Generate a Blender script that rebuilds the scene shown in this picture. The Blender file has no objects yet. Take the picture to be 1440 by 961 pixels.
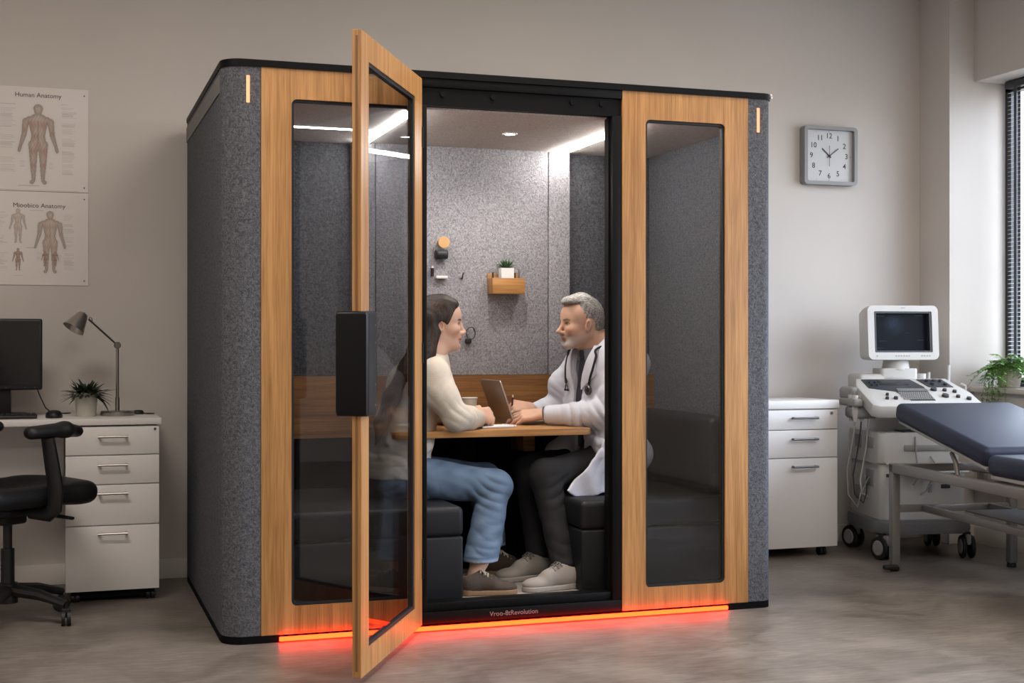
import bpy, bmesh, math, random
import numpy as np
from mathutils import Vector, Matrix, noise
random.seed(7); np.random.seed(7)
PI = math.pi
scn = bpy.context.scene
COL = scn.collection
W = {}                                    # world matrix of every parent

# ------------------------------------------------------------------ helpers
def lin(r, g, b):
    f = lambda v: (v/255/12.92) if v/255 <= .04045 else ((v/255+.055)/1.055)**2.4
    return (f(r), f(g), f(b), 1.0)

def node(nt, t, **kw):
    n = nt.nodes.new(t)
    for k, v in kw.items(): setattr(n, k, v)
    return n

def mat(name, col, rough=.5, metal=0, spec=.5, bump=0, bscale=200, var=0, vscale=8, sss=0, coat=0, emit=None, estr=0):
    m = bpy.data.materials.new(name); m.use_nodes = True
    nt = m.node_tree; b = nt.nodes['Principled BSDF']
    b.inputs['Base Color'].default_value = col
    b.inputs['Roughness'].default_value = rough
    b.inputs['Metallic'].default_value = metal
    b.inputs['Specular IOR Level'].default_value = spec
    if coat: b.inputs['Coat Weight'].default_value = coat
    if sss:
        b.inputs['Subsurface Weight'].default_value = sss
        b.inputs['Subsurface Radius'].default_value = (.012, .004, .002)
        b.inputs['Subsurface Scale'].default_value = 1
    if emit:
        b.inputs['Emission Color'].default_value = emit
        b.inputs['Emission Strength'].default_value = estr
    tc = node(nt, 'ShaderNodeTexCoord')
    if var:
        n = node(nt, 'ShaderNodeTexNoise'); n.inputs['Scale'].default_value = vscale; n.inputs['Detail'].default_value = 5
        nt.links.new(tc.outputs['Object'], n.inputs['Vector'])
        r = node(nt, 'ShaderNodeValToRGB')
        r.color_ramp.elements[0].position = .3; r.color_ramp.elements[1].position = .7
        r.color_ramp.elements[0].color = tuple(c*(1-var) for c in col[:3])+(1,)
        r.color_ramp.elements[1].color = tuple(min(1, c*(1+var)) for c in col[:3])+(1,)
        nt.links.new(n.outputs['Fac'], r.inputs['Fac']); nt.links.new(r.outputs['Color'], b.inputs['Base Color'])
    if bump:
        n = node(nt, 'ShaderNodeTexNoise'); n.inputs['Scale'].default_value = bscale; n.inputs['Detail'].default_value = 3
        nt.links.new(tc.outputs['Object'], n.inputs['Vector'])
        u = node(nt, 'ShaderNodeBump'); u.inputs['Strength'].default_value = bump; u.inputs['Distance'].default_value = .004
        nt.links.new(n.outputs['Fac'], u.inputs['Height']); nt.links.new(u.outputs['Normal'], b.inputs['Normal'])
    return m

def felt(name, dark, light, scale=26):
    m = mat(name, dark, .95, spec=.15)
    nt = m.node_tree; b = nt.nodes['Principled BSDF']
    tc = node(nt, 'ShaderNodeTexCoord')
    n = node(nt, 'ShaderNodeTexNoise'); n.inputs['Scale'].default_value = scale; n.inputs['Detail'].default_value = 1.5; n.inputs['Distortion'].default_value = .9
    nt.links.new(tc.outputs['Object'], n.inputs['Vector'])
    k = node(nt, 'ShaderNodeMath', operation='MULTIPLY'); k.inputs[1].default_value = 34
    s = node(nt, 'ShaderNodeMath', operation='SINE')
    nt.links.new(n.outputs['Fac'], k.inputs[0]); nt.links.new(k.outputs[0], s.inputs[0])
    n2 = node(nt, 'ShaderNodeTexNoise'); n2.inputs['Scale'].default_value = 110; n2.inputs['Detail'].default_value = 3
    nt.links.new(tc.outputs['Object'], n2.inputs['Vector'])
    mu = node(nt, 'ShaderNodeMath', operation='MULTIPLY_ADD'); mu.inputs[1].default_value = .20; mu.inputs[2].default_value = .0
    nt.links.new(s.outputs[0], mu.inputs[0])
    ad = node(nt, 'ShaderNodeMath', operation='ADD'); nt.links.new(mu.outputs[0], ad.inputs[0]); nt.links.new(n2.outputs['Fac'], ad.inputs[1])
    r = node(nt, 'ShaderNodeValToRGB'); r.color_ramp.elements[0].position = .2; r.color_ramp.elements[1].position = .82
    r.color_ramp.elements[0].color = dark; r.color_ramp.elements[1].color = light
    nt.links.new(ad.outputs[0], r.inputs['Fac']); nt.links.new(r.outputs['Color'], b.inputs['Base Color'])
    u = node(nt, 'ShaderNodeBump'); u.inputs['Strength'].default_value = .5; u.inputs['Distance'].default_value = .003
    nt.links.new(ad.outputs[0], u.inputs['Height']); nt.links.new(u.outputs['Normal'], b.inputs['Normal'])
    return m

def wood(name, c0, c1, axis='z', rough=.42, sc=1.0):
    m = mat(name, c0, rough)
    nt = m.node_tree; b = nt.nodes['Principled BSDF']
    tc = node(nt, 'ShaderNodeTexCoord'); mp = node(nt, 'ShaderNodeMapping')
    hi, lo = 34*sc, 1.1*sc
    mp.inputs['Scale'].default_value = {'z': (hi, hi, lo), 'x': (lo, hi, hi), 'y': (hi, lo, hi)}[axis]
    nt.links.new(tc.outputs['Object'], mp.inputs['Vector'])
    n = node(nt, 'ShaderNodeTexNoise'); n.inputs['Scale'].default_value = 1; n.inputs['Detail'].default_value = 4; n.inputs['Distortion'].default_value = .6
    nt.links.new(mp.outputs[0], n.inputs['Vector'])
    n2 = node(nt, 'ShaderNodeTexNoise'); n2.inputs['Scale'].default_value = 5; n2.inputs['Detail'].default_value = 3
    nt.links.new(mp.outputs[0], n2.inputs['Vector'])
    mx = node(nt, 'ShaderNodeMath', operation='MULTIPLY_ADD'); mx.inputs[1].default_value = .45
    nt.links.new(n2.outputs['Fac'], mx.inputs[0])
    sc_ = node(nt, 'ShaderNodeMath', operation='MULTIPLY'); sc_.inputs[1].default_value = .6
    nt.links.new(n.outputs['Fac'], sc_.inputs[0]); nt.links.new(sc_.outputs[0], mx.inputs[2])
    r = node(nt, 'ShaderNodeValToRGB'); r.color_ramp.elements[0].position = .36; r.color_ramp.elements[1].position = .66
    r.color_ramp.elements[0].color = c0; r.color_ramp.elements[1].color = c1
    nt.links.new(mx.outputs[0], r.inputs['Fac']); nt.links.new(r.outputs['Color'], b.inputs['Base Color'])
    u = node(nt, 'ShaderNodeBump'); u.inputs['Strength'].default_value = .12; u.inputs['Distance'].default_value = .002
    nt.links.new(mx.outputs[0], u.inputs['Height']); nt.links.new(u.outputs['Normal'], b.inputs['Normal'])
    return m

def glass(name, tint, refl=1.0):
    m = bpy.data.materials.new(name); m.use_nodes = True; nt = m.node_tree
    nt.nodes.remove(nt.nodes['Principled BSDF']); out = nt.nodes['Material Output']
    t = node(nt, 'ShaderNodeBsdfTransparent'); t.inputs[0].default_value = (tint[0], tint[1], tint[2], 1)
    g = node(nt, 'ShaderNodeBsdfGlossy'); g.inputs['Roughness'].default_value = .015; g.inputs[0].default_value = (refl, refl, refl, 1)
    lw = node(nt, 'ShaderNodeLayerWeight'); lw.inputs['Blend'].default_value = .5
    p = node(nt, 'ShaderNodeMath', operation='POWER'); p.inputs[1].default_value = 5
    nt.links.new(lw.outputs['Facing'], p.inputs[0])
    f = node(nt, 'ShaderNodeMath', operation='MULTIPLY_ADD'); f.inputs[1].default_value = .96; f.inputs[2].default_value = .04
    nt.links.new(p.outputs[0], f.inputs[0])
    x = node(nt, 'ShaderNodeMixShader')
    nt.links.new(f.outputs[0], x.inputs[0]); nt.links.new(t.outputs[0], x.inputs[1]); nt.links.new(g.outputs[0], x.inputs[2])
    nt.links.new(x.outputs[0], out.inputs['Surface'])
    return m

def painted(name, rough=.5, sss=0, spec=.4, bump=0, bscale=300, sheen=0, stripe=0):
    m = mat(name, (.5, .5, .5, 1), rough, spec=spec, sss=sss, bump=bump, bscale=bscale)
    nt = m.node_tree; b = nt.nodes['Principled BSDF']
    a = node(nt, 'ShaderNodeVertexColor', layer_name='Col')
    nt.links.new(a.outputs['Color'], b.inputs['Base Color'])
    if sheen: b.inputs['Sheen Weight'].default_value = sheen
    if stripe:
        tc = node(nt, 'ShaderNodeTexCoord'); mp = node(nt, 'ShaderNodeMapping'); mp.inputs['Scale'].default_value = stripe
        n = node(nt, 'ShaderNodeTexNoise'); n.inputs['Scale'].default_value = 1; n.inputs['Detail'].default_value = 3; n.inputs['Distortion'].default_value = .4
        nt.links.new(tc.outputs['Object'], mp.inputs['Vector']); nt.links.new(mp.outputs[0], n.inputs['Vector'])
        r = node(nt, 'ShaderNodeMapRange'); r.inputs['From Min'].default_value = .35; r.inputs['From Max'].default_value = .68; r.inputs['To Min'].default_value = .45; r.inputs['To Max'].default_value = 1.5
        nt.links.new(n.outputs['Fac'], r.inputs['Value'])
        v = node(nt, 'ShaderNodeVectorMath', operation='SCALE'); nt.links.new(a.outputs['Color'], v.inputs[0]); nt.links.new(r.outputs[0], v.inputs['Scale'])
        nt.links.new(v.outputs[0], b.inputs['Base Color'])
        u = node(nt, 'ShaderNodeBump'); u.inputs['Strength'].default_value = .25; u.inputs['Distance'].default_value = .0015
        nt.links.new(n.outputs['Fac'], u.inputs['Height']); nt.links.new(u.outputs['Normal'], b.inputs['Normal'])
    return m

def emis(name, col, s):
    m = bpy.data.materials.new(name); m.use_nodes = True; nt = m.node_tree
    nt.nodes.remove(nt.nodes['Principled BSDF'])
    e = node(nt, 'ShaderNodeEmission'); e.inputs[0].default_value = col; e.inputs[1].default_value = s
    nt.links.new(e.outputs[0], nt.nodes['Material Output'].inputs['Surface'])
    return m

def name_mesh(name):
    return bpy.data.meshes.new(name)

def put(o, parent):
    COL.objects.link(o)
    if parent is not None: o.parent = parent

def tag(o, label=None, cat=None, group=None, kind=None):
    if label: o['label'] = label
    if cat: o['category'] = cat
    if group: o['group'] = group
    if kind: o['kind'] = kind
    return o

def thing(name, loc, label, cat, rz=0, group=None):
    o = bpy.data.objects.new(name, None); COL.objects.link(o)
    o.location = loc; o.rotation_euler = (0, 0, rz); o.empty_display_size = .1
    W[o.name] = Matrix.Translation(loc) @ Matrix.Rotation(rz, 4, 'Z')
    return tag(o, label, cat, group)

def obj(name, bm, mats, parent=None, world=False, smooth=35, label=None, loc=None):
    """link a bmesh as one mesh object; world=True: the bmesh is in world space."""
    if not isinstance(mats, (list, tuple)): mats = [mats]
    base = Matrix()
    if parent is not None and world: base = W[parent.name].inverted()
    if loc is not None: base = Matrix.Translation(-Vector(loc)) @ base
    bm.transform(base)
    bmesh.ops.recalc_face_normals(bm, faces=bm.faces)
    me = name_mesh(name); bm.to_mesh(me); bm.free()
    for m in mats: me.materials.append(m)
    if smooth and len(me.polygons):
        me.shade_smooth(); me.set_sharp_from_angle(angle=math.radians(smooth))
    o = bpy.data.objects.new(name, me); put(o, parent)
    if loc is not None: o.location = loc
    pm = W[parent.name] if parent is not None else Matrix()
    W[o.name] = pm @ (Matrix.Translation(loc) if loc is not None else Matrix())
    if label: o['label'] = label
    return o

def single(name, bm, mats, loc, label, cat, group=None, smooth=35):
    """a thing that is one mesh; bmesh given in world space, origin moved to loc."""
    o = obj(name, bm, mats, None, smooth=smooth, loc=loc)
    return tag(o, label, cat, group)

def struct(name, bm, mats, smooth=35):
    o = obj(name, bm, mats, None, smooth=smooth); o['kind'] = 'structure'; return o

def B(): return bmesh.new()

def join(bm, t, M=None, mi=0):
    if M is not None: t.transform(M)
    for f in t.faces: f.material_index = mi
    me = bpy.data.meshes.new('t'); t.to_mesh(me); t.free(); bm.from_mesh(me); bpy.data.meshes.remove(me)

def box(bm, x0, x1, y0, y1, z0, z1, bev=0, seg=2, M=None, mi=0):
    t = bmesh.new(); bmesh.ops.create_cube(t, size=1)
    for v in t.verts:
        v.co = (x0+(v.co.x+.5)*(x1-x0), y0+(v.co.y+.5)*(y1-y0), z0+(v.co.z+.5)*(z1-z0))
    if bev: bmesh.ops.bevel(t, geom=t.edges[:], offset=bev, segments=seg, profile=.5, affect='EDGES')
    join(bm, t, M, mi)

def tube(bm, pts, r, n=10, M=None, mi=0, closed=False, flat=1.0):
    pts = [Vector(p) for p in pts]; N = len(pts)
    rs = r if isinstance(r, (list, tuple)) else [r]*N
    t = bmesh.new(); rings = []; up = None
    for i, p in enumerate(pts):
        if closed: d = pts[(i+1) % N]-pts[i-1]
        else: d = pts[min(i+1, N-1)]-pts[max(i-1, 0)]
        d.normalize()
        if up is None: up = d.orthogonal().normalized() if abs(d.z) > .9 else Vector((0, 0, 1)).cross(d).normalized()
        up = (up-d*up.dot(d)).normalized(); side = d.cross(up)
        rings.append([t.verts.new(p+up*math.cos(2*PI*k/n)*rs[i]+side*math.sin(2*PI*k/n)*rs[i]*flat) for k in range(n)])
    for i in range(N if closed else N-1):
        a, b = rings[i], rings[(i+1) % N]
        for k in range(n): t.faces.new((a[k], a[(k+1) % n], b[(k+1) % n], b[k]))
    if not closed: t.faces.new(rings[0][::-1]); t.faces.new(rings[-1])
    join(bm, t, M, mi)

def cyl(bm, p0, p1, r0, r1=None, n=24, M=None, mi=0):
    tube(bm, [p0, p1], [r0, r0 if r1 is None else r1], n, M, mi)

def lathe(bm, prof, c=(0, 0, 0), n=32, M=None, mi=0):
    t = bmesh.new(); rings = []
    for r, z in prof:
        rings.append([t.verts.new((c[0]+r*math.cos(2*PI*k/n), c[1]+r*math.sin(2*PI*k/n), c[2]+z)) for k in range(n)] if r > 1e-6 else [t.verts.new((c[0], c[1], c[2]+z))])
    for a, b in zip(rings, rings[1:]):
        for k in range(n):
            q = [a[k % len(a)], a[(k+1) % len(a)], b[(k+1) % len(b)], b[k % len(b)]]
            q = [v for i, v in enumerate(q) if v not in q[:i]]
            if len(q) > 2: t.faces.new(q)
    join(bm, t, M, mi)

def prism(bm, poly, z0, z1, M=None, mi=0, bev=0):
    t = bmesh.new()
    a = [t.verts.new((p[0], p[1], z0)) for p in poly]; b = [t.verts.new((p[0], p[1], z1)) for p in poly]
    t.faces.new(a[::-1]); t.faces.new(b); n = len(poly)
    for i in range(n): t.faces.new((a[i], a[(i+1) % n], b[(i+1) % n], b[i]))
    if bev:
        es = [e for e in t.edges if abs(e.verts[0].co.z-e.verts[1].co.z) < 1e-7]
        bmesh.ops.bevel(t, geom=es, offset=bev, segments=2, profile=.5, affect='EDGES')
    join(bm, t, M, mi)

def rrect(x0, x1, y0, y1, r, n=5):
    out = []
    for cx, cy, a in ((x1-r, y1-r, 0), (x0+r, y1-r, PI/2), (x0+r, y0+r, PI), (x1-r, y0+r, 1.5*PI)):
        for k in range(n+1):
            t = a+PI/2*k/n; out.append((cx+r*math.cos(t), cy+r*math.sin(t)))
    return out

def ring(bm, outer, inner, z0, z1, M=None, mi=0):
    t = bmesh.new(); n = len(outer)
    L = [[t.verts.new((p[0], p[1], z)) for p in loop] for loop in (outer, inner) for z in (z0, z1)]
    o0, o1, i0, i1 = L
    for k in range(n):
        j = (k+1) % n
        t.faces.new((o1[k], o1[j], i1[j], i1[k])); t.faces.new((o0[j], o0[k], i0[k], i0[j]))
        t.faces.new((o0[k], o0[j], o1[j], o1[k])); t.faces.new((i0[j], i0[k], i1[k], i1[j]))
    join(bm, t, M, mi)

def plane_M(o, x, y):
    x = Vector(x).normalized(); y = Vector(y).normalized(); z = x.cross(y)
    M = Matrix((x, y, z)).transposed().to_4x4(); M.translation = Vector(o); return M

def text_bm(bm, s, size, M, depth=.0006, align='CENTER', mi=0, bold=0):
    cu = bpy.data.curves.new('txt', 'FONT'); cu.body = s; cu.size = size; cu.align_x = align; cu.align_y = 'CENTER'
    cu.extrude = depth; cu.resolution_u = 3; cu.offset = bold
    o = bpy.data.objects.new('txt', cu)
    me = o.to_mesh(); t = bmesh.new(); t.from_mesh(me); o.to_mesh_clear()
    bpy.data.objects.remove(o); bpy.data.curves.remove(cu)
    join(bm, t, M, mi)

# ------------------------------------------------------------------ implicit surfaces
def rcone(a, b, ra, rb, lat=None, s=1.0):
    a = np.array(a, np.float32); b = np.array(b, np.float32)
    lt = None if lat is None else np.array(lat, np.float32)/np.linalg.norm(lat)
    ba = b-a
    if lt is not None: ba = ba-lt*(ba@lt)*(1-s)
    bb = float(ba@ba)+1e-9
    def f(p):
        q = p-a
        if lt is not None: q = q-(q@lt)[:, None]*lt*(1-s)
        t = np.clip((q@ba)/bb, 0, 1)
        return np.linalg.norm(q-t[:, None]*ba, axis=1)-(ra+(rb-ra)*t)
    return f

def ell(c, r, R=None):
    c = np.array(c, np.float32); r = np.array(r, np.float32)
    def f(p):
        q = p-c
        if R is not None: q = q@R
        k0 = np.linalg.norm(q/r, axis=1); k1 = np.linalg.norm(q/(r*r), axis=1)+1e-9
        return np.where(k0 < 1e-4, -r.min(), k0*(k0-1)/k1)
    return f

def half(n, d):
    n = np.array(n, np.float32); n = n/np.linalg.norm(n)
    return lambda p: p@n-d

def rbox(c, h, r, R=None):
    c = np.array(c, np.float32); h = np.array(h, np.float32)
    def f(p):
        q = p-c
        if R is not None: q = q@R
        q = np.abs(q)-h+r
        return np.linalg.norm(np.maximum(q, 0), axis=1)+np.minimum(q.max(axis=1), 0)-r
    return f

def U(f, k=.01, col=None): return ('u', f, k, col)
def S(f, k=.01): return ('s', f, k, None)

def xform(prims, R, o):
    R = np.array(R, np.float32); o = np.array(o, np.float32)
    def w(f): return lambda p: f((p-o)@R)
    return [(op, w(f), k, c) for op, f, k, c in prims]

def chain(pts, rs, k=.02, col=None, lat=None, s=1.0):
    return [U(rcone(pts[i], pts[i+1], rs[i], rs[i+1], lat, s), k, col) for i in range(len(pts)-1)]

def ev(prims, p, disp=None):
    d = None
    for op, f, k, _ in prims:
        e = f(p)
        if op == 'u':
            if d is None: d = e; continue
            h = np.maximum(k-np.abs(d-e), 0)/k
            d = np.minimum(d, e)-h*h*k*.25
        else:
            h = np.maximum(k-np.abs(d+e), 0)/k
            d = np.maximum(d, -e)+h*h*k*.25
    if disp is not None: d = d+disp(p)
    return d

def surface(prims, lo, hi, h, disp=None, NB=16):
    lo = np.array(lo, float); n = np.ceil((np.array(hi)-lo)/h/NB).astype(int)*NB
    V = np.full(n+1, 1.0, np.float32)
    nb = n//NB; g = np.stack(np.meshgrid(*[np.arange(k) for k in nb], indexing='ij'), -1).reshape(-1, 3)
    cen = (lo+(g+.5)*NB*h).astype(np.float32)
    D = np.stack([f(cen) for _, f, _, _ in prims]); hd = NB*h*math.sqrt(3)/2
    full = ev(prims, cen)
    ks = np.array([p[2] for p in prims]); isu = np.array([p[0] == 'u' for p in prims])
    ax = np.stack(np.meshgrid(*[np.arange(NB+1)]*3, indexing='ij'), -1).reshape(-1, 3)
    for i in range(len(g)):
        sl = tuple(slice(g[i][a]*NB, g[i][a]*NB+NB+1) for a in range(3))
        if abs(full[i]) > hd*1.5+.03:
            V[sl] = np.sign(full[i]); continue
    for i in range(len(g)):
        if abs(full[i]) > hd*1.5+.03: continue
        keep = D[:, i] < hd*1.15+ks+.012
        if not (keep & isu).any(): keep = keep | (D[:, i] == D[isu, i].min())
        pr = [prims[j] for j in range(len(prims)) if keep[j]]
        while pr and pr[0][0] == 's': pr = pr[1:]
        P = (lo+(g[i]*NB+ax)*h).astype(np.float32)
        sl = tuple(slice(g[i][a]*NB, g[i][a]*NB+NB+1) for a in range(3))
        V[sl] = ev(pr, P, disp).reshape((NB+1,)*3)
    s = V < 0
    c = np.zeros(n, np.uint8)
    for a in (0, 1):
        for b in (0, 1):
            for d in (0, 1): c += s[a:n[0]+a, b:n[1]+b, d:n[2]+d]
    act = np.argwhere((c > 0) & (c < 8)); idx = np.full(n, -1, np.int32); idx[tuple(act.T)] = np.arange(len(act))
    acc = np.zeros((len(act), 3)); cnt = np.zeros(len(act))
    cs = [np.array(q) for q in ((0, 0, 0), (1, 0, 0), (0, 1, 0), (1, 1, 0), (0, 0, 1), (1, 0, 1), (0, 1, 1), (1, 1, 1))]
    for i, j in ((0, 1), (2, 3), (4, 5), (6, 7), (0, 2), (1, 3), (4, 6), (5, 7), (0, 4), (1, 5), (2, 6), (3, 7)):
        A = V[tuple((act+cs[i]).T)]; Bv = V[tuple((act+cs[j]).T)]; m = (A < 0) != (Bv < 0)
        t = np.where(m, A/np.where(m, A-Bv, 1), 0)
        acc += np.where(m[:, None], cs[i]+(cs[j]-cs[i])*t[:, None], 0); cnt += m
    vs = lo+(act+acc/np.maximum(cnt, 1)[:, None])*h
    F = []
    for a in range(3):
        b, d = (a+1) % 3, (a+2) % 3
        sa = [slice(None)]*3; sb = [slice(None)]*3; sa[a] = slice(0, -1); sb[a] = slice(1, None)
        e = np.argwhere(s[tuple(sa)] != s[tuple(sb)])
        e = e[(e[:, b] > 0) & (e[:, d] > 0) & (e[:, b] < n[b]) & (e[:, d] < n[d])]
        ub = np.eye(3, dtype=int)[b]; ud = np.eye(3, dtype=int)[d]
        q = np.stack([idx[tuple((e-ub-ud).T)], idx[tuple((e-ud).T)], idx[tuple(e.T)], idx[tuple((e-ub).T)]], 1)
        flip = ~s[tuple(e.T)]
        q[flip] = q[flip][:, ::-1]; F.append(q)
    F = np.concatenate(F); F = F[(F >= 0).all(axis=1)]
    return vs, F

def sdf_obj(name, prims, lo, hi, h, mats, parent=None, world=True, loc=None, disp=None, paint=None, base=None):
    vs, F = surface(prims, lo, hi, h, disp)
    cols = None
    if paint is not None or base is not None:
        p32 = vs.astype(np.float32); cols = np.tile(np.array(base[:3], float), (len(vs), 1))
        if paint is not None: cols = paint(p32, cols)
    M = Matrix()
    if parent is not None and world: M = W[parent.name].inverted()
    if loc is not None: M = Matrix.Translation(-Vector(loc)) @ M
    A = np.array(M); v2 = vs@A[:3, :3].T+A[:3, 3]
    me = bpy.data.meshes.new(name); me.from_pydata(v2.tolist(), [], F.tolist()); me.update()
    if cols is not None:
        at = me.color_attributes.new('Col', 'FLOAT_COLOR', 'POINT')
        at.data.foreach_set('color', np.concatenate([cols, np.ones((len(cols), 1))], 1).astype(np.float32).ravel())
    for m in (mats if isinstance(mats, (list, tuple)) else [mats]): me.materials.append(m)
    me.shade_smooth()
    o = bpy.data.objects.new(name, me); put(o, parent)
    if loc is not None: o.location = loc
    W[o.name] = (W[parent.name] if parent is not None else Matrix()) @ (Matrix.Translation(loc) if loc is not None else Matrix())
    return o
# ------------------------------------------------------------------ materials
M_wall = mat('wall_paint', lin(196, 189, 182), .85, spec=.2, var=.03, vscale=1.5, bump=.03, bscale=400)
M_white_wall = mat('reveal_paint', lin(222, 219, 215), .8, spec=.2)
M_ceil = mat('ceiling_paint', lin(225, 222, 216), .9)
M_base = mat('baseboard_paint', lin(205, 198, 190), .55)
M_felt = felt("grey_felt", lin(124, 122, 126), lin(174, 172, 176), 42)
M_felt_out = felt("shell_felt", lin(68, 69, 73), lin(104, 105, 109), 46)
M_felt_shaded = felt("shaded_felt", lin(60, 61, 65), lin(92, 93, 97), 40)  # darker copy of the grey felt, recess shade put into its colour
M_felt_ceil = felt("ceiling_felt", lin(190, 180, 174), lin(220, 211, 205), 45)
M_oak = wood('oak_veneer', lin(138, 93, 47), lin(187, 138, 82))
M_oak_x = wood('oak_board', lin(134, 88, 44), lin(186, 136, 80), 'x')
M_oak_dark = wood('dark_oak_board', lin(104, 66, 32), lin(148, 102, 56), 'x')
M_black = mat('black_metal', lin(10, 10, 11), .5, spec=.12)
M_blackm = mat('black_matte', lin(10, 10, 11), .75, spec=.1)
M_gasket = mat('rubber_gasket', lin(14, 14, 15), .6)
M_trim = mat('grey_trim', lin(104, 102, 100), .6)
M_glass_dark = glass("tinted_glass", (.865, .88, .90))
M_glass_door = glass('clear_door_glass', (.955, .96, .965), .2)
M_glass_win = glass('window_glass', (.97, .98, .98))
M_leather = mat('black_leather', lin(22, 23, 25), .5, spec=.25, bump=.05, bscale=260)
M_led = emis("white_led", (1, .96, .92, 1), 60)
M_pane_glow = emis('pane_reflection_glow', (1, .97, .95, 1), 14)
M_red = emis('red_led', (1, .019, .003, 1), 21)
M_orange = emis('orange_led', (1, .34, .17, 1), 2.1)
M_logo = mat('grey_lettering', lin(120, 115, 112), .5)
M_white = mat('white_lacquer', lin(226, 222, 218), .45, var=.015, vscale=3)
M_chrome = mat('brushed_steel', lin(165, 160, 155), .3, metal=1)
M_chrome_d = mat('dark_steel', lin(100, 98, 96), .35, metal=1)
M_plastic_k = mat('black_plastic', lin(19, 19, 20), .5)
M_fabric_k = mat('black_fabric', lin(22, 22, 23), .85, bump=.3, bscale=500)
M_screen = mat('dark_screen', lin(7, 7, 8), .25)
M_soil = mat('soil', lin(40, 30, 22), .95)

# floor: worn grey vinyl
M_floor = mat('grey_vinyl_floor', lin(140, 128, 117), .36, spec=.45)
nt = M_floor.node_tree; bs = nt.nodes['Principled BSDF']; tc = node(nt, 'ShaderNodeTexCoord')
na = node(nt, 'ShaderNodeTexNoise'); na.inputs['Scale'].default_value = 2.2; na.inputs['Detail'].default_value = 8; na.inputs['Roughness'].default_value = .65; na.inputs['Distortion'].default_value = .6
nb_ = node(nt, 'ShaderNodeTexNoise'); nb_.inputs['Scale'].default_value = 60; nb_.inputs['Detail'].default_value = 4
fm = node(nt, 'ShaderNodeMapping'); fm.inputs['Scale'].default_value = (.16, 1, 1)
nt.links.new(tc.outputs['Object'], fm.inputs['Vector']); nt.links.new(fm.outputs[0], nb_.inputs['Vector']); nt.links.new(tc.outputs['Object'], na.inputs['Vector'])
mm = node(nt, 'ShaderNodeMath', operation='MULTIPLY_ADD'); mm.inputs[1].default_value = .5; nt.links.new(nb_.outputs['Fac'], mm.inputs[0]); nt.links.new(na.outputs['Fac'], mm.inputs[2])
rr = node(nt, 'ShaderNodeValToRGB'); rr.color_ramp.elements[0].position = .58; rr.color_ramp.elements[1].position = .92
rr.color_ramp.elements[0].color = lin(96, 88, 80); rr.color_ramp.elements[1].color = lin(136, 127, 118)
nt.links.new(mm.outputs[0], rr.inputs['Fac']); nt.links.new(rr.outputs['Color'], bs.inputs['Base Color'])
rg = node(nt, 'ShaderNodeMapRange'); rg.inputs['To Min'].default_value = .26; rg.inputs['To Max'].default_value = .5
nt.links.new(na.outputs['Fac'], rg.inputs['Value']); nt.links.new(rg.outputs[0], bs.inputs['Roughness'])

# ------------------------------------------------------------------ room shell
XW, YW, ZC = 4.95, 6.69, 3.2
XL_, YF_ = -2.7, -2.4
b = B(); box(b, XL_-.1, 5.5, YF_-.1, YW+.1, -.1, 0); struct('floor', b, M_floor, 0)
b = B(); box(b, XL_-.1, 5.5, YF_-.1, YW+.1, ZC, ZC+.1); struct('ceiling', b, M_ceil, 0)
b = B(); box(b, XL_-.1, 5.5, YW, YW+.1, 0, ZC); struct('wall_back', b, M_wall, 0)
b = B(); box(b, XL_-.1, XL_, YF_, YW, 0, ZC); struct('wall_left', b, M_wall, 0)
b = B(); box(b, XL_-.1, 5.5, YF_-.1, YF_, 0, ZC); struct('wall_front', b, M_wall, 0)
# window wall: pier at the corner, apron under the sill, lintel, end pier
WY0, WY1, WZ0, WZ1 = 1.15, 6.41, .86, 2.625
b = B()
box(b, 4.785, 5.3, WY1, YW, 0, ZC)
box(b, XW, 5.3, WY0, WY1, 0, WZ0)
box(b, XW, 5.3, WY0, WY1, WZ1, ZC)
box(b, XW, 5.3, YF_, WY0, 0, ZC)
struct('wall_right', b, M_wall, 0)
b = B(); box(b, XW-.035, 5.16, WY0, WY1-.003, WZ0, WZ0+.028, .004); struct('trim_1', b, M_base)
b = B(); box(b, 5.165, 5.225, WY1-.05, WY1, WZ0+.028, WZ1); box(b, 5.165, 5.225, WY0, WY0+.05, WZ0+.028, WZ1)
for y in (5.35, 4.3, 3.25, 2.2): box(b, 5.165, 5.225, y-.03, y+.03, WZ0+.028, WZ1)
box(b, 5.165, 5.225, WY0, WY1, WZ0+.028, WZ0+.078); box(b, 5.165, 5.225, WY0, WY1, WZ1-.05, WZ1)
win = struct('window_1', b, mat('dark_window_frame', lin(40, 42, 46), .45)); W[win.name] = Matrix()
b = B(); box(b, 5.19, 5.198, WY0+.05, WY1-.05, WZ0+.07, WZ1-.05); g = obj('pane', b, M_glass_win, win)
# baseboards
b = B(); box(b, XL_, 4.785, YW-.016, YW, 0, .098, .004); struct('baseboard_back', b, M_base)
b = B(); box(b, 4.77, 4.785, WY1-.015, YW-.016, 0, .098, .003); box(b, 4.77, XW, WY1-.016, WY1, 0, .098, .003); box(b, XW-.015, XW, YF_, WY1-.016, 0, .098, .003)
struct('baseboard_right', b, M_base)

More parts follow.
